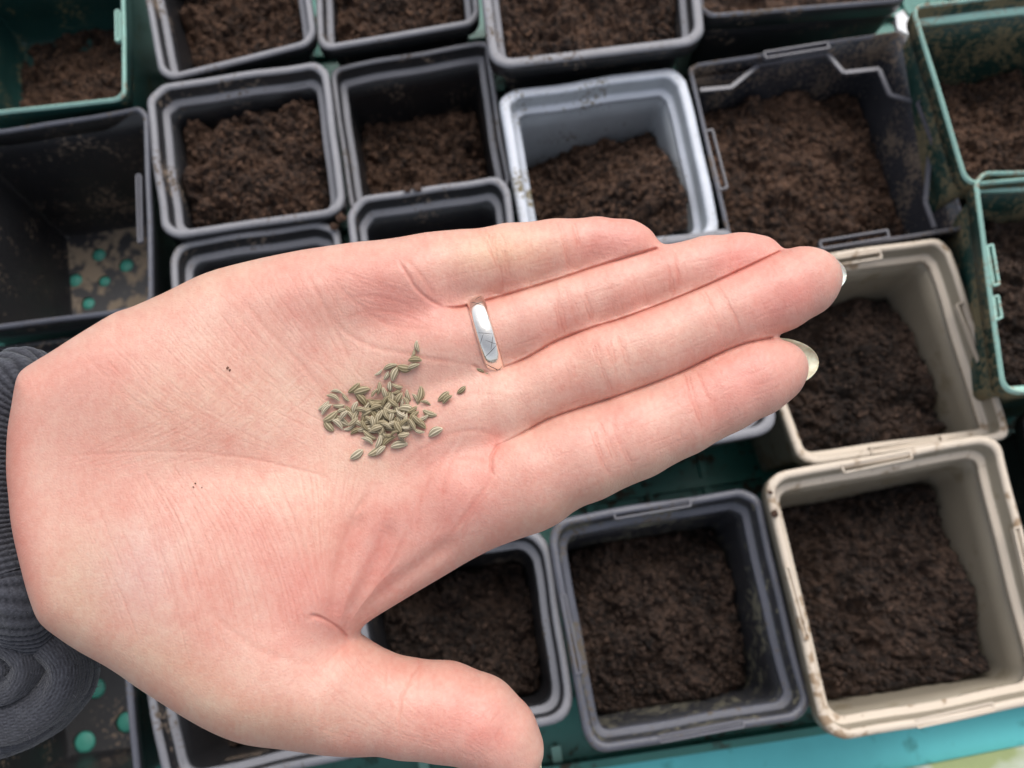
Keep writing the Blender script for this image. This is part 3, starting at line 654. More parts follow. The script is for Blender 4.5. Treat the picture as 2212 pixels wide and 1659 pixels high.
# folds between the fingers
fold = []
for pts in ([(960, 664), (1000, 662), (1100, 635), (1200, 605), (1300, 572), (1420, 536)], [(1050, 806), (1100, 790), (1144, 771), (1204, 737), (1284, 707), (1344, 689), (1444, 652), (1548, 608), (1690, 542)],
            [(1074, 964), (1124, 940), (1184, 907), (1264, 879), (1344, 853), (1464, 808), (1548, 768), (1610, 743), (1670, 730)]):
    fold.append(pts); stroke(pts, 4.0, .0, .75, 2)
big = [([(860, 560), (888, 606), (912, 636), (964, 670)], 5, .45, .7), ([(868, 552), (905, 590), (940, 640)], 6, .2, .5),
       ([(1080, 960), (1064, 980), (1060, 1005), (1066, 1030)], 5, .6, .8), ([(1066, 990), (1050, 1050), (1004, 1115), (960, 1170)], 6, .25, .6), ([(1022, 788), (1036, 800), (1056, 808)], 5, .6, .9),
       ([(656, 580), (700, 660), (735, 735), (760, 790)], 6, .22, .45), ([(520, 640), (580, 716), (640, 775), (700, 850)], 6, .18, .35), ([(700, 660), (744, 716), (804, 748), (904, 770), (1023, 790)], 6, .22, .5),
       ([(716, 600), (770, 655), (840, 700), (944, 712)], 6, .16, .45), ([(730, 650), (800, 640), (870, 655), (930, 690)], 5, .14, .4), ([(740, 690), (800, 672), (860, 676), (910, 700)], 5, .14, .4),
       ([(112, 985), (260, 979), (400, 975), (540, 991), (680, 1023), (720, 1040)], 4, .16, .35), ([(1012, 947), (976, 995), (960, 1035), (952, 1080)], 6, .2, .5), ([(984, 955), (930, 1030), (905, 1100), (900, 1150)], 6, .2, .5),
       ([(720, 1350), (716, 1299), (732, 1195), (765, 1115), (800, 1060)], 10, .7, .5), ([(740, 1366), (762, 1327), (832, 1272), (900, 1225), (960, 1170)], 9, .6, .45), ([(724, 1345), (778, 1255), (806, 1200), (830, 1140)], 9, .45, .5),
       ([(748, 1350), (800, 1280), (850, 1210), (890, 1120)], 9, .35, .4),
       ([(755, 1386), (735, 1364), (712, 1348), (686, 1334), (664, 1338)], 6, .35, .5), ([(752, 1390), (726, 1410), (700, 1440)], 5, .2, .5), ([(760, 1398), (738, 1418), (715, 1452)], 4, .15, .4),
       ([(900, 1418), (904, 1440), (885, 1468), (866, 1515), (862, 1580)], 5, .35, .7), ([(912, 1420), (908, 1450), (902, 1500)], 4, .18, .4), ([(840, 1430), (835, 1480), (845, 1530)], 4, .14, .3),
       ([(430, 1300), (520, 1380), (600, 1420), (700, 1440)], 9, .15, .15), ([(1100, 860), (1030, 850), (960, 870), (900, 900)], 5, .12, .3), ([(1080, 940), (1000, 930), (930, 960), (860, 1010)], 6, .18, .4), ([(1060, 1000), (1000, 990), (940, 1000), (880, 1050)], 5, .14, .35)]
for p, w_, dd_, rd in big: stroke(p, w_*(.8 if dd_ > .3 else 1), dd_*(.62 if dd_ > .3 else .55), rd*.8, k=10, jit=5)
for p in ([(722, 1345), (730, 1260), (748, 1180), (775, 1110)], [(745, 1350), (790, 1262), (822, 1195), (845, 1130)], [(758, 1352), (830, 1282), (905, 1225), (985, 1165)]): stroke(p, 20, .8, .22, k=8)
stroke([(756, 1388), (738, 1364), (714, 1346), (690, 1334), (668, 1330)], 4.5, .5, .7, k=8)
fc = [[(1044, 496), (1055, 530), (1072, 562), (1082, 600), (1084, 630)], [(1076, 486), (1090, 528), (1097, 570), (1102, 600)], [(1060, 500), (1068, 540), (1086, 590)], [(1208, 478), (1220, 510), (1230, 560), (1236, 590)], [(1234, 480), (1246, 520), (1254, 560)],
      [(1198, 612), (1206, 650), (1214, 700), (1222, 730)], [(1254, 596), (1266, 635), (1276, 675), (1282, 700)], [(1226, 605), (1236, 650), (1248, 705)], [(1430, 540), (1440, 575), (1450, 620), (1455, 645)], [(1448, 538), (1460, 575), (1468, 620)],
      [(1282, 722), (1290, 760), (1302, 805), (1316, 850)], [(1336, 705), (1346, 745), (1360, 790), (1376, 830)], [(1310, 730), (1322, 780), (1340, 835)], [(1516, 630), (1530, 660), (1551, 700), (1568, 738)], [(1548, 612), (1568, 645), (1590, 690), (1600, 720)],
      [(1274, 908), (1284, 940), (1304, 996), (1330, 1040)], [(1320, 890), (1334, 935), (1352, 985), (1372, 1020)], [(1296, 905), (1314, 955), (1340, 1010)], [(1480, 806), (1488, 840), (1502, 885), (1522, 935)], [(1504, 796), (1520, 830), (1540, 875), (1552, 905)]]
rr_ = random.Random(3)
for p in fc:
    stroke(p, 7, .05, .22, k=6, jit=8)
    for q in range(6):
        c = crom(p, 8, False); a = rr_.random()*.6; b = min(1, a+.2+.5*rr_.random()); c = c[int(a*(len(c)-1)):int(b*(len(c)-1))+1]; ox = rr_.uniform(-8, 8)
        if len(c) > 3: stroke([(x+ox+rr_.uniform(-1.5, 1.5), y+rr_.uniform(-2, 2)) for x, y in c[::3]], rr_.uniform(1.5, 2.2), rr_.uniform(.06, .16), rr_.uniform(.4, .85), k=4, jit=4)
def lerpc(A, B, t): return [(a[0]*(1-t)+b[0]*t, a[1]*(1-t)+b[1]*t) for a, b in zip(A, B)]
def family(curves, n, wpx, dmm, red, jit=6, brk=.6):
    m_ = len(curves)-1
    for i in range(n):
        t = rr_.random()*m_; j = min(int(t), m_-1); c = crom(lerpc(curves[j], curves[j+1], t-j), 6, False)
        a = rr_.random()*.5; b = min(1, a+brk*(.5+rr_.random())); s = c[int(a*(len(c)-1)):int(b*(len(c)-1))+1]
        if len(s) < 3: continue
        s = [(x+rr_.uniform(-jit, jit)*.4, y+rr_.uniform(-jit, jit)*.4) for x, y in s[::2]]
        if len(s) > 1: stroke(s, wpx*rr_.uniform(.6, 1.0), dmm*.6*rr_.uniform(.3, 1.2), red*.75*rr_.uniform(.3, 1.1), k=5, jit=3)
family([[(150, 1080), (190, 1180), (230, 1270), (280, 1390)], [(290, 1010), (350, 1120), (400, 1280), (440, 1450)], [(430, 1000), (520, 1120), (580, 1260), (610, 1400)], [(560, 1000), (620, 1120), (660, 1230), (690, 1330)], [(690, 960), (694, 1080), (700, 1220), (712, 1330)], [(800, 980), (775, 1060), (745, 1180), (722, 1330)]], 150, 1.5, .15, .62)
family([[(150, 740), (260, 850), (380, 930), (520, 1000)], [(330, 670), (430, 780), (540, 870), (700, 960)], [(520, 600), (600, 710), (680, 800), (760, 880)], [(700, 560), (750, 650), (790, 730), (860, 800)]], 110, 1.5, .12, .55, jit=14, brk=.5)
family([[(120, 1000), (220, 960), (340, 900), (470, 790)], [(250, 1010), (380, 970), (500, 900), (620, 760)], [(420, 1000), (540, 960), (640, 880), (760, 760)]], 80, 1.5, .11, .5, jit=14, brk=.4)
family([[(700, 640), (800, 700), (900, 720), (1000, 740)], [(700, 560), (780, 580), (850, 600), (900, 640)]], 34, 1.6, .11, .5, jit=12, brk=.6)
family([[(820, 1330), (860, 1250), (900, 1160), (960, 1060)], [(1000, 1200), (1020, 1120), (1050, 1080), (1080, 1040)]], 40, 1.6, .12, .5, jit=12)
family([[(760, 1380), (840, 1460), (940, 1560), (1010, 1600)], [(620, 1420), (700, 1500), (820, 1580), (960, 1620)]], 40, 1.6, .09, .4, jit=14)
for nm in ('little', 'ring', 'middle', 'index', 'thumb'):
    ch = FING[nm]
    for _ in range(70):      # faint lengthwise and crosswise lines along each finger
        i = rr_.randrange(2, len(ch)-2); a, b = np.array(ch[i][:3], float), np.array(ch[i+1][:3], float); u = (b-a)[:2]; u /= np.linalg.norm(u); n_ = np.array([-u[1], u[0]])
        c = a[:2]+(b-a)[:2]*rr_.random()+n_*rr_.uniform(-.8, .8)*a[2]
        if rr_.random() < .6: L_ = rr_.uniform(14, 40); stroke([c-u*L_, c+n_*rr_.uniform(-2, 2), c+u*L_], 1.7, .045, .15, k=3)
        else: L_ = rr_.uniform(8, 26); stroke([c-n_*L_, c+u*rr_.uniform(-3, 3), c+n_*L_], 1.7, .05, .2, k=3)
# fingerprint / skin ridge relief
yy_, xx_ = np.mgrid[0:HM, 0:WM].astype(np.float32)
wv = (fbm(xx_/60, yy_/60, 2, 5)-.5)*60
ridge = np.sin((xx_*.9+yy_*.35+wv)*2*math.pi/5.2)*.5
pores = fbm(xx_/3.2, yy_/3.2, 2, 12)-.5
cell = np.abs(fbm(xx_/9, yy_/13, 2, 44)-.5)
depthmap += (.014*ridge+.034*pores-.036*cell).astype(np.float32)
def samp(Mp, x, y):
    x = np.clip(x, 0, WM-1.01); y = np.clip(y, 0, HM-1.01); xi = x.astype(int); yi = y.astype(int); fx = x-xi; fy = y-yi
    return Mp[yi, xi]*(1-fx)*(1-fy)+Mp[yi, xi+1]*fx*(1-fy)+Mp[yi+1, xi]*(1-fx)*fy+Mp[yi+1, xi+1]*fx*fy
keep = depthmap; depthmap = np.zeros((HM, WM), np.float32)
for pts in fold: stroke(pts, 10.0, .45, 0, 2)
wide = depthmap; depthmap = np.zeros((HM, WM), np.float32)
for pts in fold: stroke(pts, 2.8, 1.0, 0, 2)
foldmap = wide+depthmap; depthmap = keep
fw = np.clip((facing-.12)/.3, 0, 1)
dep_v = samp(depthmap, hpx, hpy)*fw
axv = RW @ (P3(800, 900)/np.linalg.norm(P3(800, 900))); dirn = -HN*.35+axv[None]*.65
HV2 = HV+dirn*(dep_v*MM)[:, None]+axv[None]*(samp(foldmap, hpx, hpy)*np.clip((facing-.0)/.3, 0, 1)*MM)[:, None]
hm.vertices.foreach_set('co', HV2.astype(np.float32).ravel())
# skin tone (pigment and blood) plus painted edge shading and reflection, linear rgb
tone = np.tile(np.array([.615, .334, .264]), (nv, 1))
def blob(x, y, sx, sy, ang, col, amt):
    global tone
    c, s = math.cos(ang), math.sin(ang); dx = hpx-x; dy = hpy-y; u = (dx*c+dy*s)/sx; v = (-dx*s+dy*c)/sy
    k = np.exp(-(u*u+v*v))*amt; tone = tone*(1-k[:, None])+np.array(col)*k[:, None]
PINK = (.62, .250, .205); PALE = (.66, .43, .32); TAN = (.52, .325, .232); RED = (.60, .20, .15); YEL = (.66, .42, .28); MAUVE = (.56, .34, .30)
blob(1330, 520, 90, 50, -.1, PINK, .9); blob(1590, 560, 110, 50, -.25, PINK, .9); blob(1700, 640, 120, 60, -.4, PINK, .85); blob(1620, 820, 120, 70, -.4, PINK, .8); blob(1030, 1560, 110, 80, .3, PINK, .75)
blob(1080, 540, 110, 45, -.1, YEL, .75); blob(900, 660, 130, 60, .2, PINK, .65); blob(830, 640, 100, 60, 0, PINK, .4); blob(960, 1090, 110, 130, .3, PINK, .7); blob(820, 1180, 80, 130, .4, PINK, .55)
blob(650, 1260, 90, 160, .2, PINK, .55); blob(560, 1130, 140, 120, .6, PINK, .3); blob(330, 880, 160, 90, -.3, PALE, .4); blob(560, 860, 200, 120, .2, PALE, .45); blob(620, 1050, 200, 70, .1, PALE, .4)
blob(170, 1300, 120, 160, .5, TAN, .75); blob(360, 1450, 200, 80, .5, TAN, .8); blob(560, 1560, 200, 60, .1, TAN, .75); blob(300, 1230, 90, 110, .3, MAUVE, .6); blob(430, 600, 260, 50, -.4, TAN, .4)  # lower TAN blobs paint the shading along the bottom edge
blob(30, 1050, 40, 200, 0, RED, .5); blob(60, 1240, 30, 90, -.3, RED, .45); blob(760, 590, 120, 40, 0, PINK, .4); blob(1250, 790, 220, 60, -.35, PALE, .25); blob(1250, 690, 150, 40, -.3, PINK, .25); blob(1280, 960, 200, 60, -.4, PINK, .2)  # RED blobs paint the warm light reflected at the heel edge
blob(1072, 955, 22, 30, -.5, RED, .6); blob(1060, 990, 30, 50, 0, RED, .45); blob(730, 1330, 60, 60, 0, PINK, .6); blob(200, 800, 90, 120, .5, PINK, .3); blob(650, 700, 40, 110, -.3, PINK, .35); blob(1300, 1060, 260, 30, -.4, TAN, .5)
blob(760, 820, 70, 40, 0, PALE, .5); blob(690, 1150, 60, 80, 0, PALE, .3); blob(780, 1000, 120, 50, .2, PALE, .45)
mot = fbm(hpx/38, hpy/38, 4, 21)-.5; mot2 = fbm(hpx/7, hpy/9, 4, 77)-.5; mot3 = fbm(hpx/90, hpy/90, 3, 54)-.5
tone = tone*(1+np.outer(mot, [.07, .25, .27])+np.outer(mot3, [.03, .24, .24])+np.outer(mot2, [.08, .26, .28]))
rd_ = np.clip(samp(redmap, hpx, hpy)*fw, 0, 1)[:, None]
tone = tone*(1-rd_*.55)+tone*np.array([.88, .52, .46])*rd_*.55
tone = np.clip(tone, .02, .9)
ca = hm.color_attributes.new('skin_tone', 'FLOAT_COLOR', 'POINT')
ca.data.foreach_set('color', np.column_stack([tone, np.ones(nv)]).astype(np.float32).ravel())
hm.polygons.foreach_set('use_smooth', np.ones(len(hm.polygons), bool)); hm.update()
sk = bpy.data.materials.new('skin'); sk.use_nodes = True; n = sk.node_tree.nodes; L = sk.node_tree.links; b = n['Principled BSDF']
an = n.new('ShaderNodeAttribute'); an.attribute_name = 'skin_tone'; L.new(an.outputs['Color'], b.inputs['Base Color'])
b.inputs['Roughness'].default_value = .46; b.inputs['Specular IOR Level'].default_value = .45
b.inputs['Subsurface Weight'].default_value = .22; b.inputs['Subsurface Radius'].default_value = (1, .35, .2); b.inputs['Subsurface Scale'].default_value = .0018
tc = n.new('ShaderNodeTexCoord'); vo = n.new('ShaderNodeTexVoronoi'); vo.feature = 'DISTANCE_TO_EDGE'; vo.inputs['Scale'].default_value = 1300
L.new(tc.outputs['Object'], vo.inputs['Vector']); bp = n.new('ShaderNodeBump'); bp.inputs['Strength'].default_value = .6; bp.inputs['Distance'].default_value = .00015
L.new(vo.outputs['Distance'], bp.inputs['Height']); L.new(bp.outputs[0], b.inputs['Normal'])
hm.materials.clear(); hand = link('hand', hm, sk, person)
print('hand verts', nv, 'tris', sum(len(m.polygons) for m in bpy.data.meshes))

# front surface lookup for things lying on the palm
fr = facing > .2
gxn, gyn = WM//4, HM//4
zf = np.full((gyn, gxn), 9.0)
ix = (hpx[fr]/4).astype(int); iy = (hpy[fr]/4).astype(int); ok = (ix >= 0) & (iy >= 0) & (ix < gxn) & (iy < gyn)
np.minimum.at(zf, (iy[ok], ix[ok]), C_[fr][ok, 2])
def surf(px, py):
    i, j = int(py/4), int(px/4); return float(np.median(zf[i-2:i+3, j-2:j+3]))

# ------------------------------------------------------------------ fingernails
nm_ = bpy.data.materials.new('nail'); nm_.use_nodes = True; n = nm_.node_tree.nodes; L = nm_.node_tree.links; b = n['Principled BSDF']
tc = n.new('ShaderNodeTexCoord'); nz_ = n.new('ShaderNodeTexNoise'); nz_.inputs['Scale'].default_value = 500; L.new(tc.outputs['Object'], nz_.inputs['Vector'])
rp = n.new('ShaderNodeValToRGB'); rp.color_ramp.elements[0].color = (.40, .385, .26, 1); rp.color_ramp.elements[1].color = (.68, .68, .55, 1); rp.color_ramp.elements[0].position = .3; rp.color_ramp.elements[1].position = .7
L.new(nz_.outputs[0], rp.inputs[0]); L.new(rp.outputs[0], b.inputs['Base Color']); b.inputs['Roughness'].default_value = .42; b.inputs['Subsurface Weight'].default_value = .25; b.inputs['Subsurface Scale'].default_value = .001
nw = nm_.copy(); nw.name = 'nail_white'; nr = [q for q in nw.node_tree.nodes if q.type == 'VALTORGB'][0].color_ramp; nr.elements[0].color = (.55, .60, .52, 1); nr.elements[1].color = (.78, .80, .74, 1)
nr = rp.color_ramp; nr.elements[0].color = (.42, .40, .27, 1); nr.elements[1].color = (.66, .64, .49, 1)
def nail(cx, cy, ang, length, width, dz, label=None, nm_=nm_):
    """centre of the free edge in plan px, axis angle (deg, y down), px sizes"""
    a = math.radians(ang); u = np.array([math.cos(a), math.sin(a)]); v = np.array([-u[1], u[0]]); N, K = 14, 15; V = []; sc_ = dep(cx, cy)/F
    for side in (0, 1):
        for i in range(N):
            for j in range(K):
                q = j/(K-1)*2-1; s = i/(N-1)
                s = math.sin(s*math.pi/2); wd = width*.5*math.sqrt(max(0, 1-max(0, (s-.35)/.65)**2))*(1-.02*s)+.4
                p = np.array([cx, cy])+u*(s-1)*length+v*q*wd
                V.append(P3(p[0], p[1], dz-(width*.5*sc_)*.55*(q*q)*1.0*(wd/(width*.5))+side*.35+1.5*(1-s)*0+.8*s*s)*MM)
    V = CAM+np.array(V)@RW.T; Fc = []
    for i in range(N-1):
        for j in range(K-1):
            a_ = i*K+j; Fc.append([a_, a_+1, a_+K+1, a_+K]); Fc.append([N*K+a_+K, N*K+a_+K+1, N*K+a_+1, N*K+a_])
    B = [i*K for i in range(N)]+[(N-1)*K+j for j in range(1, K)]+[i*K+K-1 for i in range(N-2, -1, -1)]
    for a_, b_ in zip(B[:-1], B[1:]): Fc.append([a_, b_, b_+N*K, a_+N*K])
    me = bpy.data.meshes.new('fingernail'); me.from_pydata((V-org).tolist(), [], Fc); me.polygons.foreach_set('use_smooth', [True]*len(me.polygons)); me.update()
    o = link('fingernail', me, nm_, hand); fixn(o)
    if label: o['label'] = label
nail(1829, 594, 0, 140, 104, 1.0, 'whitish free nail edge past the middle fingertip', nw)
nail(1769, 782, -2, 150, 112, -1.4, 'yellowish long nail edge past the index fingertip')
nail(1152, 1718, 80, 150, 62, 5.0)

# ------------------------------------------------------------------ ring
def make_ring():
    c = P3(1050, 729, FING['ring'][2][3]-.25); ax_ = P3(1140, 703, -4.2)-P3(1010, 741, -4.0); ax_ /= np.linalg.norm(ax_)
    z_ = np.array([0, 0, -1.]); z_ = z_-ax_*(z_@ax_); z_ /= np.linalg.norm(z_); y_ = np.cross(ax_, z_)
    R0 = 84*dep(1052, 729)/F; W = 1.95; N = 96
    prof = []
    for k in range(9): t = -1+2*k/8; prof.append((t*W, R0+.15+.75*(1-t*t)**.6))
    prof += [(W*.97, R0-.55), (-W*.97, R0-.55)]
    V = []
    for i in range(N):
        t = 2*math.pi*i/N
        for (x, r) in prof: V.append(c+ax_*x+(y_*math.cos(t)+z_*math.sin(t))*(r+.02*math.sin(5*t)))
    k = len(prof); Fc = [[i*k+j, i*k+(j+1) % k, ((i+1) % N)*k+(j+1) % k, ((i+1) % N)*k+j] for i in range(N) for j in range(k)]
    cw = CAM+RW@(c*MM); r = empty('ring', tuple(cw)); tag(r, 'worn silver band with engraved crossing lines on the ring finger', 'ring')
    o = put('band', CAM+np.array(V)*MM@RW.T, Fc, M['silver'], r); fixn(o)
    # engraved lines: thin dark inlays on the band
    V = []; Fc = []
    segs = [(62, -.8, 74, .9), (74, .9, 84, -.2), (70, .1, 88, .8), (88, .9, 96, -.9), (40, .9, 30, -.7), (52, -.9, 38, .2), (44, -.2, 24, .8), (130, .7, 146, -.6), (134, -.7, 140, .9), (146, 0, 160, .9), (24, -.2, 16, .5), (100, .2, 112, .9), (80, -.9, 92, -.2)]
    for (t0, x0, t1, x1) in segs:
        n_ = 6; pr = []
        for q in range(n_+1):
            s = q/n_; t = math.radians(t0+(t1-t0)*s); x = x0+(x1-x0)*s
            rr2 = R0+.15+.75*(max(0, 1-x*x))**.6+.03; tang = -y_*math.sin(t)+z_*math.cos(t)
            p = c+ax_*x*W+(y_*math.cos(t)+z_*math.sin(t))*rr2
            wv_ = np.cross(tang*(t1-t0)+ax_*(x1-x0)*20, y_*math.cos(t)+z_*math.sin(t)); wv_ = wv_/np.linalg.norm(wv_)*.05*math.sin(math.pi*(s*.8+.1))
            pr.append((p-wv_, p+wv_))
        k = len(V)
        for a_, b_ in pr: V += [a_, b_]
        for q in range(n_): Fc.append([k+2*q, k+2*q+1, k+2*q+3, k+2*q+2])
    put('engraving', CAM+np.array(V)*MM@RW.T, Fc, M['engrave'], r)
make_ring()

# ------------------------------------------------------------------ seeds
sm = bpy.data.materials.new('seed_husk'); sm.use_nodes = True; n = sm.node_tree.nodes; L = sm.node_tree.links; b = n['Principled BSDF']
an = n.new('ShaderNodeAttribute'); an.attribute_name = 'rib'; oi = n.new('ShaderNodeObjectInfo'); tc = n.new('ShaderNodeTexCoord')
r1 = n.new('ShaderNodeValToRGB'); e = r1.color_ramp.elements; e[0].position = 0; e[0].color = (.165, .128, .070, 1); e[1].position = 1; e[1].color = (.82, .72, .52, 1); x_ = e.new(.5); x_.color = (.40, .325, .19, 1)
nz_ = n.new('ShaderNodeTexNoise'); nz_.inputs['Scale'].default_value = 2500; nz_.inputs['Detail'].default_value = 4; L.new(tc.outputs['Object'], nz_.inputs['Vector'])
ma = n.new('ShaderNodeMath'); ma.operation = 'MULTIPLY_ADD'; ma.inputs[1].default_value = .5; L.new(nz_.outputs[0], ma.inputs[0]); L.new(an.outputs['Fac'], ma.inputs[2])
m3 = n.new('ShaderNodeMath'); m3.operation = 'SUBTRACT'; m3.inputs[1].default_value = .22; L.new(ma.outputs[0], m3.inputs[0]); L.new(m3.outputs[0], r1.inputs[0])
hs = n.new('ShaderNodeHueSaturation'); mr = n.new('ShaderNodeMapRange'); mr.inputs['To Min'].default_value = .68; mr.inputs['To Max'].default_value = 1.22; L.new(oi.outputs['Random'], mr.inputs['Value']); L.new(mr.outputs[0], hs.inputs['Value'])
mr2 = n.new('ShaderNodeMapRange'); mr2.inputs['To Min'].default_value = 1.1; mr2.inputs['To Max'].default_value = .75; L.new(oi.outputs['Random'], mr2.inputs['Value']); L.new(mr2.outputs[0], hs.inputs['Saturation'])
L.new(r1.outputs[0], hs.inputs['Color']); L.new(hs.outputs[0], b.inputs['Base Color']); b.inputs['Roughness'].default_value = .6; b.inputs['Specular IOR Level'].default_value = .35
def seed_mesh(curve, fat, tip):
    N, K = 20, 28; V = []; rb = []
    for i in range(N):
        s = i/(N-1); x = (s-.5); r = math.sin(math.pi*min(1, max(0, s*.97+.015)))**.62
        r *= (1-.25*(s if tip else 0)); cy = curve*(1-(2*x)**2)
        if tip and s > .86: r *= 1-(s-.86)/.14*.65
        for k in range(K):
            t = 2*math.pi*k/K; rib = .5+.5*math.cos(7*t); rib = rib**2.2
            rr = r*(1+.16*rib-.05)
            V.append((x, cy+math.cos(t)*rr*fat, math.sin(t)*rr*fat*.72)); rb.append(rib*.75+.15*(r < .4))
    Fc = [[i*K+k, i*K+(k+1) % K, (i+1)*K+(k+1) % K, (i+1)*K+k] for i in range(N-1) for k in range(K)]
    Fc += [list(range(K))[::-1], list(range((N-1)*K, N*K))]
    me = bpy.data.meshes.new('seed'); me.from_pydata(V, [], Fc); me.polygons.foreach_set('use_smooth', [True]*len(me.polygons)); me.update()
    a_ = me.attributes.new('rib', 'FLOAT', 'POINT'); a_.data.foreach_set('value', rb); me.materials.append(sm); return me
SM = [seed_mesh(.12, .215, True), seed_mesh(.07, .24, False), seed_mesh(.16, .19, True), seed_mesh(.04, .27, True), seed_mesh(.10, .21, False)]
lone = {1: 'yellowish seed standing apart, topmost of all the seeds', 2: 'slim seed just under the topmost yellowish seed', 3: 'seed with a thin tip, lying level below the two topmost seeds',
        4: 'leftmost seed of the small upper cluster', 5: 'plump grey ribbed seed in the upper cluster', 6: 'short seed beneath the plump one in the upper cluster', 7: 'pale curved seed hanging down from the upper cluster', 8: 'twisted seed in the middle of the upper row',
        9: 'rightmost grey seed of the upper row', 84: 'lone tan seed at the lower left, apart from the heap', 85: 'lone curved seed right of the heap towards the index finger', 86: 'pale edged seed of the pair between heap and middle finger',
        87: 'yellow seed of the pair between heap and middle finger', 88: 'small grey seed nearest the ring, alone', 81: 'striped curved seed at the bottom right of the heap', 82: 'plump seed at the bottom tip of the heap', 49: 'dark thin seed at the right side of the heap',
        50: 'pale seed with thin tip sticking out right of the heap', 17: 'pale curved seed at the upper left of the heap', 10: 'greenish bent seed at the top left of the heap', 20: 'small oval seed near the left end of the heap', 34: 'longest seed, lying level across the top of the heap',
        32: 'seed with a white rimmed hollow in the left half of the heap', 21: 'broad striped seed upper left in the heap', 28: 'curved seed at the lower left end of the heap', 77: 'pale spotted seed at the bottom left of the heap',
        119: 'seed wedged in the fold beside the ring', 120: 'second seed deep in the fold under the silver ring'}
SEEDS = """1312 265 100 105;1257 338 70 85;1283 410 0 120;912 527 35 90;1035 478 20 130;995 560 60 85;1090 545 65 140;1180 480 -10 130;1270 468 20 110;670 685 40 130;755 715 15 150;915 690 80 120;1035 665 90 90;1105 660 -20 100;500 730 -10 110;590 775 -50 100;463 790 -25 130;370 860 40 120;405 900 45 130;520 857 0 105;745 805 -50 150;435 965 35 150;545 915 20 90;620 900 -50 90;685 880 70 110;545 1010 -35 150;630 960 -50 120;420 1060 -50 130;505 1050 -45 130;625 1075 20 120;700 985 75 140;745 990 75 130;695 1120 25 110;900 805 -5 180;815 885 60 140;870 850 -30 90;895 915 -40 110;975 890 -35 130;1020 780 75 130;1055 790 85 110;975 740 -75 110;1100 715 30 90;1125 785 60 110;1145 835 80 80;1185 830 -70 100;1220 755 -75 110;1285 805 -65 120;1328 745 80 140;1388 840 -20 100;1430 932 -20 130;1200 905 -10 140;1080 870 70 110;1105 925 -75 110;880 955 -55 130;970 1000 -60 130;1040 965 80 110;1085 1030 75 110;1125 1010 -60 80;1165 985 80 110;1215 1000 -80 120;1280 975 55 130;1350 980 20 120;1320 1050 -30 140;1320 1105 -20 110;1220 1100 20 140;925 1055 -70 130;1035 1100 -5 130;1130 1105 80 120;855 1105 -10 160;820 1020 15 100;860 1030 -80 120;830 1150 -35 140;960 1160 -50 140;1020 1150 0 80;1080 1140 30 80;1190 1075 0 90;805 1220 -30 120;915 1220 70 120;1030 1220 35 150;1150 1180 -40 80;1125 1260 10 150;880 1310 35 140;940 1310 45 110;695 1350 35 140;1490 1130 30 140;1565 770 40 130;1610 800 40 110;1745 705 40 100;880 735 50 90;940 1110 70 110;1000 1070 -30 110;1150 1050 60 100;890 880 20 100;1040 900 -20 110;700 1040 -30 100;765 1090 20 110;1250 1050 -60 110;1170 1150 10 100;930 960 60 110;1010 860 50 110;810 930 30 120;845 985 -20 110;905 1000 80 110;1000 940 -70 120;1065 1055 10 120;1150 940 -30 110;1180 1040 40 110;780 1060 -60 100;990 820 60 110;1250 900 30 110;740 905 -10 100;660 1020 40 110;900 1090 20 120;1110 1070 -60 120;570 960 50 100;1060 830 -40 110;960 1040 0 110;1300 1000 -45 110;1930 515 -20 90;2020 535 -10 80"""
placed = []; used = set()
def autolabel(i, x, y, an_, ln):
    v = 'lower' if y > 1060 else 'upper' if y < 860 else 'middle'; h = 'left end' if x < 620 else 'left half' if x < 850 else 'centre' if x < 1080 else 'right half'
    tl = 'lying level' if abs(an_) < 16 else 'standing upright' if abs(an_) > 68 else ('slanting upwards' if an_ > 0 else 'slanting downwards')
    sz = 'long ' if ln >= 135 else 'short ' if ln <= 95 else ''; sh = ['curved', 'oval', 'crescent', 'plump', 'slim'][(i*7+i//3) % 5]
    for ex in ('', 'ribbed ', 'olive ', 'tan '):
        l = f'{ex}{sz}{sh} seed {tl} in the {v} {h} of heap'
        if l not in used: break
    used.add(l); return l
for i, s in enumerate(SEEDS.split(';')):
    x, y, an_, ln = map(float, s.split()); px, py = 619.4+.216*x, 690.1+.216*y; L_ = ln*.216*dep(px, py)/F*MM*1.10
    z = surf(px, py); over = sum(1 for (a_, b_) in placed if (a_-px)**2+(b_-py)**2 < 17**2)
    placed.append((px, py)); z -= .0005+.0005*min(over, 3)
    if x > 1800: z += .0010
    o = bpy.data.objects.new('seed', SM[(i*7+i//3) % 5]); sc.collection.objects.link(o)
    a = math.radians(an_); flip = -1 if (i % 2) else 1; rl = rr_.uniform(-.5, .5); pt = rr_.uniform(-.12, .12)
    # local frame in camera space
    xa = np.array([math.cos(a), -math.sin(a), pt]); xa /= np.linalg.norm(xa); za = np.array([0, 0, -1.]); za = za-xa*(za@xa); za /= np.linalg.norm(za); ya = np.cross(za, xa)
    Rm = np.column_stack([RW@xa, RW@(ya*math.cos(rl)+za*math.sin(rl)), RW@(za*math.cos(rl)-ya*math.sin(rl))])
    if flip < 0: Rm[:, 0] *= -1; Rm[:, 1] *= -1
    mw = Matrix([[*(Rm[r]*L_), (CAM+RW@(ray(px, py)*z))[r]] for r in range(3)]+[[0, 0, 0, 1]])
    o.matrix_world = mw @ Matrix.Diagonal((1, rr_.uniform(.85, 1.1), 1, 1))
    tag(o, lone.get(i+1) or autolabel(i, x, y, an_, ln), 'seed', 'seeds lying in the palm')
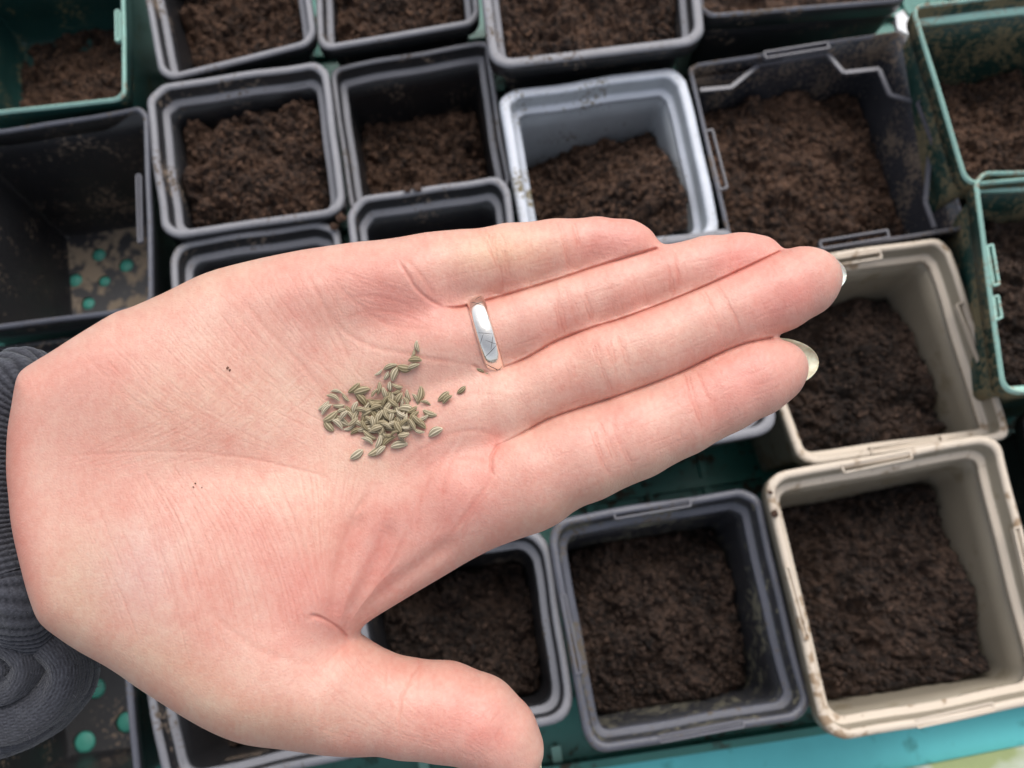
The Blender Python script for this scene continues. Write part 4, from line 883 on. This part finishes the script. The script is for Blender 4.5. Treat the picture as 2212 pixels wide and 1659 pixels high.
# clumps of compost spilt on the rims
for (x, y, z_, r, lab) in ((880, 408, .1035, .0016, 'brown compost clump on the rim behind the little finger, left piece'), (902, 404, .1035, .0021, 'brown compost clump on the rim behind the little finger, right piece'),
                           (738, 470, .1000, .0022, 'compost clump between two rims above the palm edge'), (722, 490, .0945, .0018, 'smaller compost clump below the one between two rims'), (1672, 1110, .1075, .0016, 'dark crumb stuck on the left rim of the near beige pot'),
                           (1664, 1064, .107, .0009, 'tiny dark crumb in the rim corner of the near beige pot')):
    bm = bmesh.new(); bmesh.ops.create_icosphere(bm, subdivisions=2, radius=r); iv2 = np.array([v.co[:] for v in bm.verts]); if2 = [[v.index for v in f.verts] for f in bm.faces]; bm.free()
    p = on(x, y, z_); o = put('compost_clump', iv2*(1+rng.uniform(-.4, .5, (len(iv2), 1)))*[1, 1, .6]+p, if2, M['crumb_dark'], smooth=False, origin=p); tag(o, lab, 'clump')
# crumbs on the palm
for (x, y, r, lab) in ((491, 795, 3.4, 'tiny dark crumb of compost alone on the upper palm'), (496, 800, 2.6, 'smaller crumb touching the dark crumb on upper palm'), (422, 1044, 1.8, 'dust speck on the lower palm, upper of a few'),
                       (418, 1052, 1.6, 'dust speck on the lower palm, left of a few'), (436, 1053, 1.6, 'dust speck on the lower palm, right of a few')):
    iv, if_ = ico(); p = CAM+RW@(ray(x, y)*(surf(x, y)-.0001)); v = iv*r*.1*MM*(1+rng.uniform(-.4, .4, (len(iv), 1)))
    o = put('soil_crumb', v+p, if_, M['crumb'], smooth=False, origin=p); tag(o, lab, 'crumb')

# ------------------------------------------------------------------ sleeve
kn = bpy.data.materials.new('grey_knit'); kn.use_nodes = True; n = kn.node_tree.nodes; L = kn.node_tree.links; b = n['Principled BSDF']
b.inputs['Roughness'].default_value = .95; b.inputs['Specular IOR Level'].default_value = .1; b.inputs['Sheen Weight'].default_value = .25
an = n.new('ShaderNodeAttribute'); an.attribute_name = 'rib'; tc = n.new('ShaderNodeTexCoord'); nz_ = n.new('ShaderNodeTexNoise'); nz_.inputs['Scale'].default_value = 1800; nz_.inputs['Detail'].default_value = 5
L.new(tc.outputs['Object'], nz_.inputs['Vector']); mx = n.new('ShaderNodeMix'); mx.data_type = 'RGBA'; mx.inputs[6].default_value = (.011, .012, .016, 1); mx.inputs[7].default_value = (.078, .081, .098, 1)
ma = n.new('ShaderNodeMath'); ma.operation = 'MULTIPLY'; ma.use_clamp = True; L.new(an.outputs['Fac'], ma.inputs[0]); nm2 = n.new('ShaderNodeMath'); nm2.operation = 'MULTIPLY'; nm2.inputs[1].default_value = 1.5; L.new(nz_.outputs[0], nm2.inputs[0]); L.new(nm2.outputs[0], ma.inputs[1])
L.new(ma.outputs[0], mx.inputs[0]); L.new(mx.outputs[2], b.inputs['Base Color'])
bp = n.new('ShaderNodeBump'); bp.inputs['Strength'].default_value = .6; bp.inputs['Distance'].default_value = .0004; L.new(nz_.outputs[0], bp.inputs['Height']); L.new(bp.outputs[0], b.inputs['Normal'])
sleeve = empty('sleeve', tuple(org)); sleeve.parent = person; sleeve.location = (0, 0, 0)
def tube(name, pts, ribs_along, pitch, amp, K=64, step=1.0, ncross=14):
    """pts px,py,r px,dz mm. ribs_along True: ridges run along the path, else around it"""
    C = crom([list(P3(x, y, dz))+[r*dep(x, y)/F] for x, y, r, dz in pts], 60, False); P = C[:, :3]; R = C[:, 3]
    Lc = np.concatenate([[0], np.cumsum(np.linalg.norm(np.diff(P, axis=0), axis=1))]); n_ = int(Lc[-1]/(.22 if not ribs_along else .5)); t = np.linspace(0, Lc[-1], n_)
    P = np.column_stack([np.interp(t, Lc, P[:, k]) for k in range(3)]); R = np.interp(t, Lc, R)
    T = np.gradient(P, axis=0); T /= np.linalg.norm(T, axis=1)[:, None]; zc_ = np.array([0, 0, -1.]); N_ = zc_-T*(T@zc_)[:, None]; N_ /= np.linalg.norm(N_, axis=1)[:, None]; B_ = np.cross(T, N_)
    K = 72 if not ribs_along else 160
    th = np.linspace(0, 2*math.pi, K, endpoint=False)
    if ribs_along: rib = .6*np.abs(np.sin(th*ncross))[None]+.5*noise2(t[:, None]*1.6+0*th[None], th[None]*ncross*.9+0*t[:, None], 5); st = .5+.5*np.sin(t[:, None]*2*math.pi/.7+th[None]*ncross*2)
    else: wob = .8*np.sin(th*2+1)[None]+.5*np.sin(t[:, None]*.15); rib = np.abs(np.sin((t[:, None]+wob)*math.pi/pitch)); st = .5+.5*np.sin(th[None]*40+rib*2)
    rr2 = R[:, None]*(1+.10*(fbm(t[:, None]*.12+0*th[None], th[None]*1.2+0*t[:, None], 3, 8)-.5)*2)+amp*(rib-.5)+amp*.25*st+.3*np.sin(th[None]*3+t[:, None]*.12)
    V = P[:, None]+N_[:, None]*(np.cos(th)[None, :, None]*rr2[..., None])+B_[:, None]*(np.sin(th)[None, :, None]*rr2[..., None])
    n_ = len(P); idx = np.arange(n_*K).reshape(n_, K); nxt = np.roll(idx, -1, 1); Fc = np.stack([idx[:-1], nxt[:-1], nxt[1:], idx[1:]], -1).reshape(-1, 4)
    me = fast_mesh(name, CAM+V.reshape(-1, 3)*MM@RW.T-org, Fc); a_ = me.attributes.new('rib', 'FLOAT', 'POINT'); a_.data.foreach_set('value', ((rib*.75+.35*st)).astype(np.float32).ravel())
    o = link(name, me, kn, sleeve); fixn(o); return o
tube('cuff', [(200, 900, 50, 34), (115, 838, 58, 24), (44, 814, 66, 16), (-12, 880, 74, 13), (-34, 1000, 80, 13), (-30, 1140, 84, 13), (14, 1250, 82, 13), (44, 1318, 68, 13), (90, 1400, 60, 26)], False, 1.4, .55)
tube('cuff_inner_fold', [(-140, 780, 120, 32), (-150, 950, 150, 30), (-150, 1150, 150, 30), (-60, 1330, 90, 26)], False, 1.1, .4)
# rolled end, seen end-on as nested curls
tube('rolled_fold', [(40, 1366, 30, 22), (108, 1392, 44, 19), (146, 1440, 50, 19), (126, 1500, 52, 20), (60, 1545, 52, 21), (-20, 1568, 52, 22), (-120, 1580, 52, 22)], True, 1, .16, ncross=19)
tube('rolled_fold', [(-30, 1385, 26, 18), (30, 1398, 34, 17), (58, 1436, 36, 17), (36, 1482, 36, 18), (-24, 1500, 34, 19), (-80, 1505, 34, 19)], True, 1, .16, ncross=15)
tube('rolled_fold', [(-60, 1420, 18, 18), (-6, 1424, 20, 17.5), (12, 1448, 18, 18), (-10, 1466, 18, 18.5), (-50, 1470, 18, 19)], True, 1, .14, ncross=9)
tube('sleeve_body', [(120, 1385, 40, 34), (150, 1425, 60, 33), (132, 1490, 70, 34), (60, 1550, 76, 35), (-60, 1575, 80, 36), (-200, 1575, 90, 40)], True, 1, .2, ncross=26)
tube('sleeve_lining', [(-40, 1330, 60, 34), (-20, 1420, 70, 32), (-80, 1500, 80, 32)], True, 1, .2, ncross=18)

# loose fuzz standing off the knit
VV = []; FF = []
for o in [o_ for o_ in sleeve.children if o_.name.startswith(('cuff', 'rolled', 'sleeve_body'))]:
    mv = len(o.data.vertices); C0 = np.empty(mv*3, np.float32); o.data.vertices.foreach_get('co', C0); C0 = C0.reshape(-1, 3); N0 = np.empty(mv*3, np.float32); o.data.vertex_normals.foreach_get('vector', N0); N0 = N0.reshape(-1, 3)
    for q in rng.integers(0, mv, 1500):
        p = C0[q]; n_ = N0[q]; r_ = rng.normal(0, 1, 3)*.8; a_ = p+(n_+r_)*.00045; b_ = a_+(n_*.3+rng.normal(0, 1, 3)*.8)*.0004; k = len(VV)
        w_ = rng.normal(0, 1, 3)*.00003; VV += [p-w_, p+w_, a_+w_, a_-w_, b_]; FF += [[k, k+1, k+2], [k, k+2, k+3], [k+3, k+2, k+4]]
fz = bpy.data.meshes.new('fuzz'); fz.from_pydata([tuple(v) for v in VV], [], FF); fz.update()
at_ = fz.attributes.new('rib', 'FLOAT', 'POINT'); at_.data.foreach_set('value', [1.0]*len(VV)); fo = link('fuzz', fz, kn, sleeve); fo['kind'] = 'stuff'
